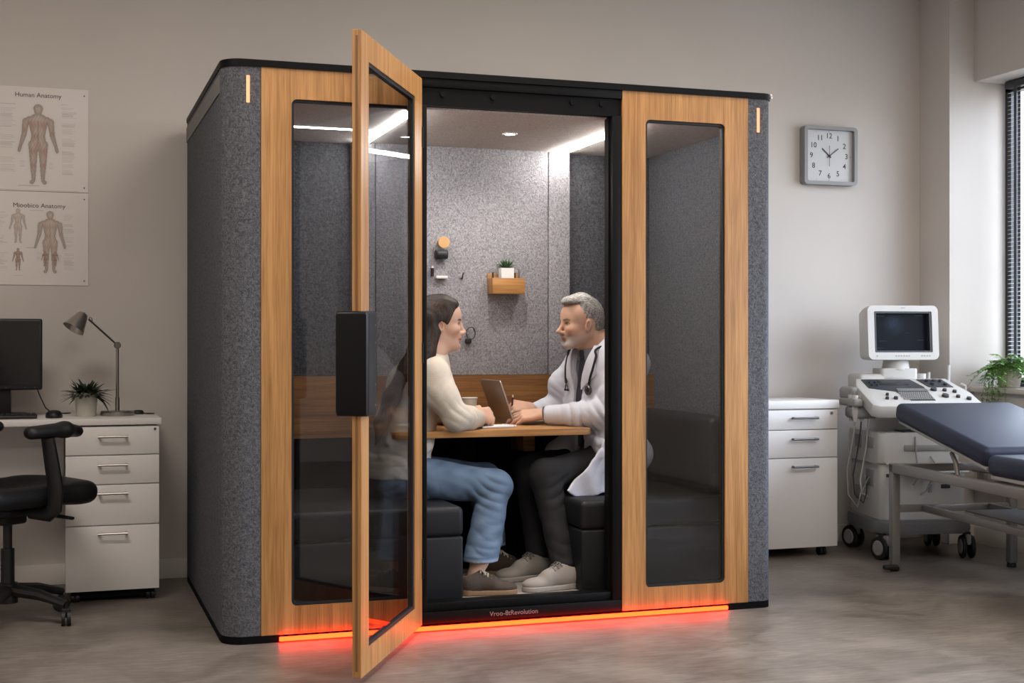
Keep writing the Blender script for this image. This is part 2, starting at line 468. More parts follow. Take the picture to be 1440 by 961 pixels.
# ------------------------------------------------------------------ venetian blind
M_slat = mat('grey_slats', lin(216, 218, 220), .5)
nt = M_slat.node_tree; tr_ = node(nt, 'ShaderNodeBsdfTranslucent'); tr_.inputs[0].default_value = lin(235, 238, 242); mx_ = node(nt, 'ShaderNodeMixShader'); mx_.inputs[0].default_value = .3
nt.links.new(nt.nodes['Principled BSDF'].outputs[0], mx_.inputs[1]); nt.links.new(tr_.outputs[0], mx_.inputs[2]); nt.links.new(mx_.outputs[0], nt.nodes['Material Output'].inputs['Surface'])
M_slat_d = mat('dark_headrail', lin(48, 50, 54), .5)
t = thing('venetian_blind', (5.12, 5.4, WZ1), 'grey horizontal slat blind hanging in the window beside the bright white reveal', 'blind')
b = B()
z = WZ1-.07
while z > WZ0+.07:
    M = Matrix.Translation((5.125, 5.4, z)) @ Matrix.Rotation(math.radians(-10), 4, 'Y')
    box(b, -.008, .008, -.93, .93, -.0007, .0007, M=M); z -= .0235
obj('slats', b, M_slat, t, world=True, smooth=0)
b = B(); box(b, 5.105, 5.145, 4.46, 6.34, WZ1-.045, WZ1-.004, .004); obj('headrail', b, M_slat_d, t, world=True)
b = B(); box(b, 5.11, 5.14, 4.47, 6.33, WZ0+.036, WZ0+.055, .004); obj('bottom_rail', b, M_slat_d, t, world=True)
for y in (6.26, 5.4, 4.6):
    for x in (5.112, 5.139):
        b = B(); box(b, x-.001, x+.001, y-.011, y+.011, WZ0+.05, WZ1-.03); obj('ladder_tape', b, M_slat_d, t, world=True, smooth=0)

# ------------------------------------------------------------------ meeting booth
X0, X1, YF, YB = .590, 2.923, 5.126, 6.58
ZW0, ZW1, ZT = .028, 2.186, 2.212
booth = thing('meeting_booth', ((X0+X1)/2, 5.85, 0), 'grey felt and oak glazed meeting booth with its door swung open', 'booth')
def part(name, bm, m, parent=None, smooth=35, label=None):
    return obj(name, bm, m, parent or booth, True, smooth, label)

def arc(cx, cy, r, a0, a1, n=10):
    return [(cx+r*math.cos(math.radians(a0+(a1-a0)*k/n)), cy+r*math.sin(math.radians(a0+(a1-a0)*k/n))) for k in range(n+1)]
# felt side shells with rounded front corners
R_ = .085
left = [(.731, YF), (.731, YF+.09), (.69, YF+.09), (.69, YB), (X0, YB)] + arc(X0+R_, YF+R_, R_, 180, 270)
b = B(); prism(b, left, .03, ZW1); sl = part('side_shell', b, M_felt_out, label='left felt side shell with a rounded corner')
b = B(); box(b, X0-.004, X0+.001, YF+.10, YB, 2.095, 2.165); part('trim_band', b, M_trim, sl)
b = B(); box(b, .677, .690, YF-.003, YF+.002, 2.048, 2.151, .002); part('indicator_light', b, M_orange, sl, label='thin glowing orange light bar')
right = arc(X1-R_*.6, YF+R_*.6, R_*.6, 270, 360) + [(X1, YB), (2.83, YB), (2.83, YF+.09), (2.803, YF+.09), (2.803, YF)]
b = B(); prism(b, right, .03, ZW1); sr = part('side_shell', b, M_felt_out, label='right felt side shell with a rounded corner')
b = B(); box(b, 2.845, 2.858, YF-.003, YF+.002, 2.043, 2.148, .002); part('indicator_light', b, M_orange, sr, label='thin glowing orange light bar')
# cap and base
cap = arc(X0+R_-.004, YF+R_-.006, R_, 180, 270)+arc(X1-.05+.004, YF+.05-.006, .05, 270, 360)+[(X1+.004, YB), (X0-.004, YB)]
b = B(); prism(b, cap, ZW1, ZT, bev=.004); rc = part('roof_cap', b, M_black)
b = B(); box(b, 2.905, 2.917, YF-.008, YF-.002, 2.189, 2.209, .001); part('end_clip', b, M_chrome, rc)
b = B(); foot = arc(X0+R_, YF+R_, R_, 180, 270)+[(.80, YF), (.80, YF+.03), (2.71, YF+.03), (2.71, YF)]+arc(X1-.05, YF+.05, .05, 270, 360)+[(X1, YB), (X0, YB)]
prism(b, foot, 0, .029); part('plinth', b, M_blackm)
b = B(); box(b, .80, 2.70, YF-.016, YF-.004, .006, .022, .003); part('base_light_strip', b, M_red, label='glowing red light strip along the floor')

# glazed oak panels
def panel(x0, x1, gx0, gx1, gz0, gz1, label):
    b = B(); M = plane_M((0, YF, 0), (1, 0, 0), (0, 0, 1))
    ring(b, rrect(x0, x1, ZW0, ZW1, .002), rrect(gx0, gx1, gz0, gz1, .022), -.05, 0, M)
    p = part('fixed_panel', b, M_oak, label=label)
    b = B(); ring(b, rrect(gx0, gx1, gz0, gz1, .022), rrect(gx0+.010, gx1-.010, gz0+.010, gz1-.010, .014), -.03, -.008, M)
    part('gasket', b, M_gasket, p)
    b = B(); prism(b, rrect(gx0+.002, gx1-.002, gz0+.002, gz1-.002, .02), -.024, -.016, M); part('glass_pane', b, M_glass_dark, p)
panel(.733, 1.358, .848, 1.322, .134, 2.071, 'left oak framed glass panel')
panel(2.219, 2.803, 2.324, 2.694, .118, 2.071, 'right oak framed glass panel')

# black portal: header, jambs, threshold
b = B(); box(b, 1.36, 2.219, YF+.012, YF+.09, 2.078, ZW1); box(b, 1.36, 2.219, YF, YF+.02, 2.150, ZW1, .003)
hd = part('header', b, M_black)
for x in (1.45, 1.66, 2.0, 2.13):
    b = B(); cyl(b, (x, YF+.012, 2.125), (x, YF+.004, 2.125), .011); part('screw', b, M_black, hd)
b = B(); box(b, 2.176, 2.217, YF+.004, YF+.09, .029, 2.08, .003); box(b, 2.168, 2.178, YF+.03, YF+.07, .1, 2.08); part('jamb', b, M_black)
b = B(); box(b, 1.362, 1.385, YF+.01, YF+.09, .029, 2.08, .003); part('jamb', b, M_black)
b = B(); box(b, 1.362, 2.217, YF+.002, YF+.03, .029, .074, .002); box(b, 1.362, 2.217, YF+.014, YF+.09, .074, .108, .003)
th = part('threshold', b, M_black)
b = B(); text_bm(b, 'Vroo-8tRevolution', .027, plane_M((1.745, YF+.0015, .052), (1, 0, 0), (0, 0, 1)))
part('lettering', b, M_logo, th, 0, 'small grey lettering')

# interior lining
b = B(); box(b, .69, 2.83, YF+.03, YB-.02, .03, .098); part('floor_deck', b, mat('pale_booth_floor', lin(150, 142, 135), .55, var=.05))
b = B(); box(b, .69, 2.83, YF+.05, 6.24, 2.072, 2.18); cl = part('inner_soffit', b, M_felt_ceil)
for x in (1.345, 2.325):
    b = B(); box(b, x-.011, x+.011, 5.22, 6.14, 2.056, 2.074); part('light_strip', b, M_led, cl)
b = B(); box(b, .72, 1.334, 5.772, 5.780, 2.066, 2.074); part('light_strip', b, M_pane_glow, cl)  # added strip, stands in for bright reflected lines in the left pane
b = B(); lathe(b, [(.0, -.002), (.026, -.002), (.026, .002), (.034, .002), (.034, -.006), (.024, -.006)], (1.91, 5.67, 2.072), 24); part('downlight_ring', b, M_white, cl)
b = B(); lathe(b, [(0, -.004), (.022, -.004), (.022, .0), (0, .0)], (1.91, 5.67, 2.072), 24); part('downlight', b, M_led, cl)
for x0, x1 in ((1.30, 1.408), (1.412, 2.268), (2.272, 2.382)):
    b = B(); box(b, x0, x1, 6.15, 6.24, .985, 2.072, .0025); part('rear_felt_panel', b, M_felt)
for x0, x1 in ((.69, 1.0), (1.0, 1.30), (2.382, 2.6), (2.6, 2.83)):
    b = B(); box(b, x0+.001, x1-.001, 6.20, 6.24, .985, 2.072, .002); part('recessed_felt_panel', b, M_felt_shaded)
b = B(); box(b, .69, 2.83, 6.14, 6.24, .70, .984); part('wood_band', b, M_oak_dark)
b = B(); box(b, .69, 2.83, 6.15, 6.24, .098, .70); part('rear_kick_panel', b, M_blackm)

# the open door, built from its hinge line
Ld = Vector((-.409, -.753, 0)).normalized(); Nd = Vector((.883, -.477, 0)); Nd = Vector((-Ld.y, Ld.x, 0))
DL = .857
hinge = Vector((1.362, YF, 0))
Md = plane_M(hinge, Ld, (0, 0, 1))       # local x along leaf, y up, z = normal
zs = 1 if Md.to_3x3() @ Vector((0, 0, 1)) @ Vector((1, 0, 0)) > 0 else -1
TH = .030
z0, z1 = (-TH, 0) if zs > 0 else (0, TH)
b = B(); ring(b, rrect(0, DL, .028, 2.18, .003), rrect(.115, DL-.094, .112, 2.09, .006), z0, z1, Md)
door = part('door', b, M_oak, label='open oak framed glass door')
W[door.name] = W[booth.name]
zm = (z0+z1)/2
b = B(); ring(b, rrect(.115, DL-.094, .112, 2.09, .006), rrect(.127, DL-.106, .124, 2.078, .004), zm-.010, zm+.010, Md); part('gasket', b, M_gasket, door)
b = B(); prism(b, rrect(.117, DL-.096, .114, 2.088, .004), zm-.004, zm+.004, Md); part('glass_pane', b, M_glass_door, door)
b = B()
sg = zs
M2 = Md
hx0, hx1 = DL-.118, DL+.014
prism(b, rrect(hx0, hx1, .897, 1.246, .012), min(sg*.022, -sg*.082), max(sg*.022, -sg*.082), M2, bev=.006)
box(b, hx0+.035, hx1-.03, .905, 1.238, sg*.022-.001, sg*.022+.001, M=M2)
dh = part('pull_handle', b, mat('handle_black', lin(9, 9, 10), .42, spec=.25), door, label='big black block handle')
for z in (.93, 1.0, 1.14, 1.2):
    b = B(); cyl(b, (hx0+.02, z, sg*.021), (hx0+.02, z, sg*.0235), .003, n=10, M=M2); part('screw', b, M_chrome, dh)
b = B(); box(b, DL-.002, DL+.0008, .05, 2.16, zm-.004, zm+.004, M=Md); part('edge_seal', b, mat('oak_groove', lin(120, 84, 48), .6), door)
for z in (.25, 1.1, 1.95):
    b = B(); cyl(b, hinge+Vector((.0, .004, z-.04))-Nd*.0, hinge+Vector((.0, .004, z+.04)), .008, n=12); part('hinge', b, M_black, door)

# benches inside
def bench(name, x0, x1, bx0, bx1, label):
    t = thing('upholstered_bench', ((x0+x1)/2, 5.66, .098), label, 'bench')
    b = B(); box(b, x0+.002, x1-.002, 5.227, 6.09, .098, .356, .012, 3); obj('base', b, M_leather, t, True)
    b = B(); box(b, x0, x1, 5.225, 6.10, .354, .475, .024, 4); obj('seat_cushion', b, M_leather, t, True)
    b = B(); box(b, bx0, bx1, 5.24, 6.10, .477, .815, .03, 4); obj('backrest', b, M_leather, t, True)
    return t
bench('l', .70, 1.565, .70, .84, 'black leather bench the person in the cream sweater sits on')
bench('r', 2.075, 2.822, 2.685, 2.822, 'black leather bench the person in the white coat sits on')

# table
t = thing('table', (1.80, 5.8, .098), 'narrow oak table between the two seated people in the booth', 'table')
b = B(); prism(b, rrect(1.33, 2.225, 5.47, 6.135, .03), .737, .765, bev=.003); obj('table_top', b, M_oak_x, t, True)
b = B(); box(b, 1.74, 1.84, 5.95, 6.10, .098, .737, .004); obj('pedestal', b, M_blackm, t, True, label='black pedestal')
b = B(); box(b, 2.07, 2.13, 5.95, 6.13, .63, .737, .004); obj('bracket', b, M_oak_x, t, True)
# ------------------------------------------------------------------ drawer handles
def bar_handle(parent, x, y, z, w, m=None):
    b = B(); tube(b, [(x-w/2, y-.028, z), (x+w/2, y-.028, z)], .0055, 8)
    for sx in (-1, 1):
        tube(b, [(x+sx*(w/2-.008), y, z), (x+sx*(w/2-.008), y-.03, z)], .006, 8)
    return obj('handle', b, m or M_chrome, parent, True)

def caster(parent, x, y, r=.028, world=True, ang=0, top=.0, name='caster', m=None):
    b = B(); M = Matrix.Translation((x, y, 0)) @ Matrix.Rotation(ang, 4, 'Z')
    for s in (-1, 1): cyl(b, (s*.004, 0, r), (s*.018, 0, r), r, n=20, M=M)
    cyl(b, (0, 0, r), (0, 0, top if top else r*2+.012), .007, n=10, M=M)
    box(b, -.016, .016, -.012, .012, r*1.5, r*2+.006, .004, M=M)
    return obj(name, b, m or M_plastic_k, parent, world)

# ------------------------------------------------------------------ left desk
DY = 6.15
t = thing('desk', (-.5, 6.41, 0), 'long white desk running out of the frame at left under the dark monitor', 'desk')
b = B(); box(b, -1.5, .44, DY-.004, 6.675, .778, .806, .003); obj('desk_top', b, M_white, t, True)
b = B(); box(b, -1.5, .03, 6.50, 6.518, .53, .778); obj('modesty_panel', b, M_white, t, True)
b = B(); box(b, -1.5, -1.47, DY+.02, 6.66, 0, .778); obj('end_panel', b, M_white, t, True)

t = thing('drawer_unit', (.233, 6.4, 0), 'white four-drawer unit under the right end of the desk', 'drawer unit')
b = B(); box(b, .037, .428, DY+.018, 6.66, .05, .772, .002); obj('carcass', b, M_white, t, True)
for k, (za, zb, hz) in enumerate(((.648, .770, .728), (.519, .644, .604), (.340, .515, .479), (.052, .336, .304))):
    b = B(); box(b, .035, .430, DY, DY+.017, za, zb, .002); d = obj('drawer', b, M_white, t, True)
    bar_handle(d, .232, DY, hz, .128)
    if k == 0:
        b = B(); cyl(b, (.412, DY, .758), (.412, DY-.004, .758), .006, n=14); obj('lock', b, M_chrome_d, d, True)
b = B(); box(b, .06, .41, DY+.03, 6.6, .02, .05); obj('plinth', b, M_blackm, t, True)
for x in (.075, .395):
    for y in (DY+.05, 6.6): caster(t, x, y, .022, top=.05)

# monitor
t = thing('monitor', (-.335, 6.42, .806), 'black computer monitor with a dark blank screen at the left frame edge', 'monitor')
b = B(); box(b, -.61, -.062, 6.395, 6.425, .928, 1.247, .008, 3); h = obj('housing', b, M_plastic_k, t, True)
b = B(); box(b, -.598, -.074, 6.3935, 6.3965, .952, 1.236); obj('screen', b, M_screen, h, True)
for x in (-.093, -.135, -.215):
    b = B(); box(b, x-.004, x+.004, 6.3935, 6.3955, .938, .941); obj('button', b, M_chrome_d, h, True)
b = B(); box(b, -.385, -.195, 6.425, 6.47, .82, 1.1, .01); obj('stand_neck', b, M_plastic_k, t, True)
b = B(); box(b, -.45, -.13, 6.36, 6.55, .806, .822, .006); obj('stand_base', b, M_plastic_k, t, True)
# monitor cable
b = B(); tube(b, [(-.09, 6.44, .95), (-.075, 6.50, .90), (-.05, 6.55, .84), (-.02, 6.58, .812), (.03, 6.60, .810), (.06, 6.62, .810)], .0028, 8)
single('cable', b, M_plastic_k, (0, 6.58, .81), 'thin dark cable hanging behind the monitor onto the desk', 'cable')
# keyboard
t = thing('keyboard', (-.29, 6.30, .806), 'black keyboard on the white desk in front of the monitor', 'keyboard')
b = B(); box(b, -.50, -.083, 6.235, 6.365, .806, .822, .004); obj('case', b, M_plastic_k, t, True)
b = B()
for r in range(5):
    for k in range(19): box(b, -.494+k*.0215, -.476+k*.0215, 6.243+r*.0235, 6.262+r*.0235, .822, .828, .002, 1)
obj('keys', b, mat('key_black', lin(30, 30, 31), .5), t, True, smooth=0)
# mouse
b = B(); lathe(b, [(0, 0), (.036, 0), (.039, .008), (.036, .022), (.026, .033), (.012, .037), (0, .038)], n=28, M=Matrix.Translation((-.012, 6.30, .806)) @ Matrix.Diagonal((.95, 1.4, .92, 1)))
single('mouse', b, M_plastic_k, (-.012, 6.30, .806), 'rounded black computer mouse on the desk left of the potted plant', 'mouse', smooth=60)

# potted plants -------------------------------------------------------------
def leaf_strip(bm, base, az, L, w, rise, droop, n=6, mi=0, twist=0):
    t = bmesh.new(); d = Vector((math.cos(az), math.sin(az), 0)); s = Vector((-math.sin(az), math.cos(az), 0))
    prev = None
    for i in range(n+1):
        u = i/n
        p = Vector(base)+d*(L*(u*math.cos(rise)+.12*u*u))+Vector((0, 0, L*(u*math.sin(rise)-droop*u*u)))
        ww = w*(math.sin(PI*min(1, u*.92+.08))**.7)*.5+.0003
        c = Vector((0, 0, .25*ww))
        r = [t.verts.new(p-s*ww), t.verts.new(p-c), t.verts.new(p+s*ww), t.verts.new(p+c*.2)]
        if prev:
            for k in range(4): t.faces.new((prev[k], prev[(k+1) % 4], r[(k+1) % 4], r[k]))
        prev = r
    join(bm, t, None, mi)

M_leaf = mat('green_leaf', lin(58, 92, 46), .5, var=.35, vscale=40)
M_leaf_d = mat('dark_leaf', lin(40, 58, 36), .5, var=.3, vscale=40)
M_leaf_f = mat('fern_leaf', lin(104, 146, 66), .5, var=.3, vscale=30)
t = thing('potted_plant', (.125, 6.38, .806), 'spiky dark green plant in a grey-white pot beside the desk lamp', 'plant')
b = B(); lathe(b, [(0, 0), (.042, 0), (.043, .004), (.0515, .106), (.0515, .108), (.047, .108), (.044, .09), (0, .09)], (.125, 6.38, .806), 32)
p = obj('pot', b, mat('grey_pot', lin(188, 184, 172), .6), t, True)
b = B(); lathe(b, [(0, .092), (.045, .092)], (.125, 6.38, .806), 20); obj('soil', b, M_soil, p, True)
b = B()
for k in range(230):
    az = random.uniform(0, 2*PI); q = random.uniform(0, .034)
    L = random.uniform(.065, .118)
    leaf_strip(b, (.125+q*math.cos(az), 6.38+q*math.sin(az), .895), az, L, .0125, random.uniform(.2, 1.5), random.uniform(.2, .7))
leaf_strip(b, (.16, 6.35, .90), -.6, .07, .02, .2, 1.3)
obj('foliage', b, M_leaf_d, t, True, smooth=0)

# desk lamp
t = thing('desk_lamp', (.262, 6.40, .806), 'brushed metal desk lamp with a bent arm and cone shade', 'lamp')
b = B(); lathe(b, [(0, 0), (.074, 0), (.076, .004), (.076, .018), (.072, .022), (.03, .024), (0, .024)], (.262, 6.40, .806), 40); obj('base', b, M_chrome, t, True)
b = B(); cyl(b, (.262, 6.40, .83), (.262, 6.40, .89), .010); cyl(b, (.262, 6.40, .88), (.262, 6.40, 1.125), .0068)
obj('pole', b, M_chrome, t, True)
b = B(); cyl(b, (.262, 6.378, 1.128), (.262, 6.422, 1.128), .012); cyl(b, (.262, 6.39, 1.128), (.262, 6.41, 1.128), .016); obj('joint', b, M_chrome_d, t, True)
b = B()
for dy in (-.004, .004): tube(b, [(.262, 6.40+dy, 1.128), (.137, 6.40+dy, 1.246)], .0042, 8)
tube(b, [(.152, 6.40, 1.236), (.15, 6.40, 1.252), (.142, 6.40, 1.256), (.137, 6.40, 1.246)], .002, 6)
obj('arm', b, M_chrome_d, t, True)
ax = Vector((-.52, -.25, -.82)).normalized(); q = ax.to_track_quat('Z', 'Y').to_matrix().to_4x4()
Mh = Matrix.Translation((.115, 6.398, 1.272)) @ q
b = B(); lathe(b, [(0, -.006), (.006, -.006), (.006, 0), (.021, .002), (.026, .012), (.050, .082), (.051, .086), (.0485, .086), (.024, .014), (0, .012)], n=36, M=Mh)
sh = obj('lamp_shade', b, mat('shade_metal', lin(178, 172, 166), .33, metal=.9), t, True)
b = B(); lathe(b, [(0, .02), (.012, .022), (.02, .05), (.016, .07), (0, .076)], n=20, M=Mh); obj('bulb', b, mat('bulb_glass', lin(235, 230, 220), .3), sh, True)
# small black device behind lamp
t = thing('desk_charger', (.375, 6.50, .806), 'small black charger lying behind the lamp base near the desk end', 'charger')
b = B(); lathe(b, [(0, 0), (.02, 0), (.022, .008), (.016, .018), (0, .02)], n=20, M=Matrix.Translation((.36, 6.50, .806)) @ Matrix.Diagonal((1.2, .9, 1, 1))); obj('body', b, M_plastic_k, t, True, 60)
b = B(); tube(b, [(.375, 6.49, .812), (.40, 6.47, .809), (.43, 6.475, .809), (.42, 6.50, .809), (.38, 6.52, .809)], .0025, 6); obj('cord', b, M_plastic_k, t, True)

# office chair ----------------------------------------------------------------
CX, CY = -.190, 5.85; ca = math.radians(37)
t = thing('office_chair', (CX, CY, 0), 'black swivel office chair with armrest at the desk, cut by the left frame edge', 'chair', ca)
# local frame: +x is where the sitter faces, -y is the near arm
b = B()
for k in range(5):
    a = 2*PI*k/5+math.radians(-33)-ca
    tube(b, [(0, 0, .135), (.15*math.cos(a), .15*math.sin(a), .118), (.268*math.cos(a), .268*math.sin(a), .085)], [.033, .027, .019], 10, flat=.8)
cyl(b, (0, 0, .08), (0, 0, .16), .04)
ba = obj('star_base', b, M_plastic_k, t)
for k in range(5):
    a = 2*PI*k/5+math.radians(-33)-ca
    caster(t, .268*math.cos(a), .268*math.sin(a), .032, False, a+.6, .09)
b = B(); cyl(b, (0, 0, .15), (0, 0, .30), .027); cyl(b, (0, 0, .29), (0, 0, .45), .018); obj('gas_column', b, M_plastic_k, t)
b = B(); box(b, -.13, .13, -.09, .09, .435, .475, .015, 3); box(b, -.06, .06, -.05, .05, .40, .45, .012); obj('mechanism', b, M_plastic_k, t)
b = B(); tube(b, [(.06, -.08, .45), (.07, -.16, .445), (.075, -.24, .44)], [.008, .008, .008], 10); tube(b, [(.075, -.23, .441), (.078, -.31, .438)], [.013, .011], 10, flat=.6); obj('lever', b, M_plastic_k, t)
b = B(); tube(b, [(-.02, .08, .45), (-.02, .25, .44)], .009, 10); obj('lever', b, M_plastic_k, t)
sdf_obj('seat', [U(rbox((.02, 0, .525), (.25, .245, .042), .04), .01), U(ell((.20, 0, .52), (.085, .24, .048)), .05), S(ell((-.02, 0, .71), (.3, .24, .16)), .05)], (-.32, -.32, .44), (.36, .32, .62), .010, M_leather, t, False)
b = B()
pts = [(-.26, .60), (-.285, .72), (-.275, .84), (-.29, .98), (-.33, 1.10)]
for i, w in enumerate((.17, .215, .23, .22, .17)): pass
t2 = bmesh.new(); rows = []
ws = (.17, .235, .262, .245, .18)
for (x, z), w in zip(pts, ws):
    rows.append([[t2.verts.new((x+.05*(abs(s)**2)+o, s*w, z)) for s in np.linspace(-1, 1, 13)] for o in (-.016, .016)])
for i in range(4):
    for j in range(12):
        for o in (0, 1): t2.faces.new((rows[i][o][j], rows[i][o][j+1], rows[i+1][o][j+1], rows[i+1][o][j]))
    for j in (0, 12): t2.faces.new((rows[i][0][j], rows[i+1][0][j], rows[i+1][1][j], rows[i][1][j]))
for i in (0, 4):
    for j in range(12): t2.faces.new((rows[i][0][j], rows[i][0][j+1], rows[i][1][j+1], rows[i][1][j]))
join(b, t2); o = obj('backrest', b, M_fabric_k, t); mo = o.modifiers.new('s', 'SUBSURF'); mo.levels = mo.render_levels = 2
b = B(); tube(b, [(-.10, 0, .45), (-.26, 0, .46), (-.33, 0, .56), (-.33, 0, .80)], [.025, .022, .02, .018], 12, flat=1.6); obj('back_support', b, M_plastic_k, t)
for s in (-1, 1):
    b = B()
    tube(b, [(.02, s*.12, .455), (.02, s*.24, .455), (.02, s*.275, .48), (.018, s*.285, .56), (.0, s*.285, .66), (-.02, s*.285, .765)], [.018, .02, .024, .026, .025, .022], 12, flat=1.5)
    a = obj('armrest', b, M_plastic_k, t)
    b = B(); t2 = bmesh.new()
    sdf = [U(rcone((-.095, s*.285, .788), (.06, s*.285, .793), .026, .03, (0, 1, 0), .75), .01), U(rcone((.06, s*.285, .793), (.135, s*.262, .782), .03, .024, (0, 1, 0), .8), .02)]
    sdf_obj('arm_pad', sdf, (-.19, s*.285-.07, .74), (.19, s*.285+.07, .84), .006, M_plastic_k, a, False)

# ------------------------------------------------------------------ posters
M_print = painted('poster_print', .6)
M_ink = mat('black_ink', lin(52, 46, 44), .7)
def seg2(P, a, b, ra, rb):
    a = np.array(a); b = np.array(b); d = b-a; t = np.clip(((P-a)@d)/(d@d+1e-9), 0, 1)
    return np.linalg.norm(P-a-t[..., None]*d, axis=-1)-(ra+(rb-ra)*t)
def figure(img, P, cx, cy, h, tone, muscle):
    """flat anatomical standing figure, height h, feet at cy"""
    s = h
    parts = [((0, .93), (0, .90), .058, .048), ((0, .85), (0, .82), .035, .04), ((-.10, .79), (.10, .79), .045, .045),
             ((0, .76), (0, .62), .115, .085), ((0, .60), (0, .50), .08, .095),
             ((-.055, .48), (-.058, .29), .062, .042), ((-.058, .27), (-.055, .05), .042, .022), ((-.058, .03), (-.075, .012), .022, .026),
             ((.055, .48), (.058, .29), .062, .042), ((.058, .27), (.055, .05), .042, .022), ((.058, .03), (.075, .012), .022, .026),
             ((-.145, .77), (-.165, .62), .042, .03), ((-.165, .61), (-.21, .46), .031, .02), ((-.215, .44), (-.225, .40), .022, .018),
             ((.145, .77), (.165, .62), .042, .03), ((.165, .61), (.21, .46), .031, .02), ((.215, .44), (.225, .40), .022, .018)]
    Q = (P-np.array((cx, cy)))/s
    d = np.min([seg2(Q, *p) for p in parts], axis=0)
    m = d < 0
    shade = np.clip(-d/.05, 0, 1)
    fib = .5+.5*np.sin(Q[..., 0]*170+3*np.sin(Q[..., 1]*35))
    col = np.array(tone)*(1.0-.35*(1-shade)[..., None])
    mus = np.zeros(d.shape)
    for c, r in (((-.06, .72), .06), ((.055, .73), .05), ((-.03, .58), .05), ((-.06, .40), .05), ((.06, .40), .05), ((-.058, .22), .03), ((.058, .22), .03), ((-.17, .66), .03), ((.17, .62), .03), ((0, .47), .05)):
        mus = np.maximum(mus, np.exp(-(((Q-np.array(c))/r)**2).sum(-1)))
    col = col*(1-mus[..., None]*.55)+np.array(muscle)*mus[..., None]*.55
    col = col*(1-.14*fib[..., None])
    ln = (np.abs(Q[..., 0]) < .006) & (Q[..., 1] > .5) & (Q[..., 1] < .78)
    col[ln] *= .7
    img[m] = col[m]
    halo = (d >= 0) & (d < .05)
    img[halo] *= (1-.10*np.exp(-d[halo]/.02))[..., None]

def poster(name, x0, x1, z0, z1, title, tz, cx, label, draw):
    t = thing(name, ((x0+x1)/2, 6.688, z0), label, 'poster', group=None)
    nx, nz = int((x1-x0)/.0016), int((z1-z0)/.0016)
    xs = np.linspace(x0, x1, nx); zs_ = np.linspace(z0, z1, nz); X, Zg = np.meshgrid(xs, zs_, indexing='ij')
    P = np.stack([X, Zg], -1); img = np.tile(np.array(lin(214, 206, 200)[:3]), (nx, nz, 1)).astype(float)
    draw(img, P)
    v = np.stack([X, np.full_like(X, 6.686), Zg], -1).reshape(-1, 3)
    i = np.arange(nx*nz).reshape(nx, nz)
    f = np.stack([i[:-1, :-1], i[1:, :-1], i[1:, 1:], i[:-1, 1:]], -1).reshape(-1, 4)
    M = np.array(W[t.name].inverted()); v = v@M[:3, :3].T+M[:3, 3]
    me = bpy.data.meshes.new('printed_sheet'); me.from_pydata(v.tolist(), [], f.tolist())
    at = me.color_attributes.new('Col', 'FLOAT_COLOR', 'POINT')
    at.data.foreach_set('color', np.concatenate([img.reshape(-1, 3), np.ones((nx*nz, 1))], 1).astype(np.float32).ravel())
    me.materials.append(M_print); o = bpy.data.objects.new('printed_sheet', me); put(o, t); W[o.name] = W[t.name]
    b = B(); box(b, x0, x1, 6.6865, 6.6895, z0, z1); obj('backing', b, mat('poster_paper', lin(208, 200, 194), .7), t, True)
    b = B(); text_bm(b, title, .030, plane_M((cx, 6.6855, tz), (1, 0, 0), (0, 0, 1)), .0003); obj('title', b, M_ink, t, True, 0, 'dark printed title')
    for z in (z0+.022, z1-.03):
        b = B(); cyl(b, (x1-.018, 6.686, z), (x1-.018, 6.683, z), .0035, n=12); obj('pin', b, M_chrome_d, t, True)

rng = np.random.RandomState(3)
def lines(img, P, x0, x1, z1, n, gap=.0062, dark=.62, jag=.35):
    for k in range(n):
        if rng.rand() < .16: continue
        e = x1-(x1-x0)*jag*rng.rand(); z = z1-k*gap
        m = (P[..., 0] > x0) & (P[..., 0] < e) & (np.abs(P[..., 1]-z) < .0011)
        wv = .75+.25*np.sin(P[..., 0]*1900+k*7)
        img[m] *= (1-(1-dark)*wv[m])[..., None]
def draw_a(img, P):
    figure(img, P, -.083, 1.888, .375, (.50, .41, .35), (.36, .21, .16))
    lines(img, P, .018, .062, 2.262, 1, dark=.5); lines(img, P, .022, .088, 2.248, 8, .0066)
    lines(img, P, .022, .088, 2.172, 8, .0066); lines(img, P, .022, .088, 2.10, 6, .0066); lines(img, P, .022, .085, 2.04, 8, .0066); lines(img, P, .022, .085, 1.98, 9, .0066)
    lines(img, P, -.25, -.178, 2.277, 1, dark=.45); lines(img, P, -.25, -.178, 2.255, 17, .0066); lines(img, P, -.25, -.185, 2.11, 11, .0066); lines(img, P, -.25, -.18, 2.02, 12, .0072)
    lines(img, P, -.165, -.14, 1.99, 5, .006, .75); lines(img, P, -.035, -.01, 1.985, 6, .006, .78); lines(img, P, -.17, -.06, 1.876, 1, dark=.5)
    lines(img, P, -.30, .10, 1.856, 1, .006, .5, .0)
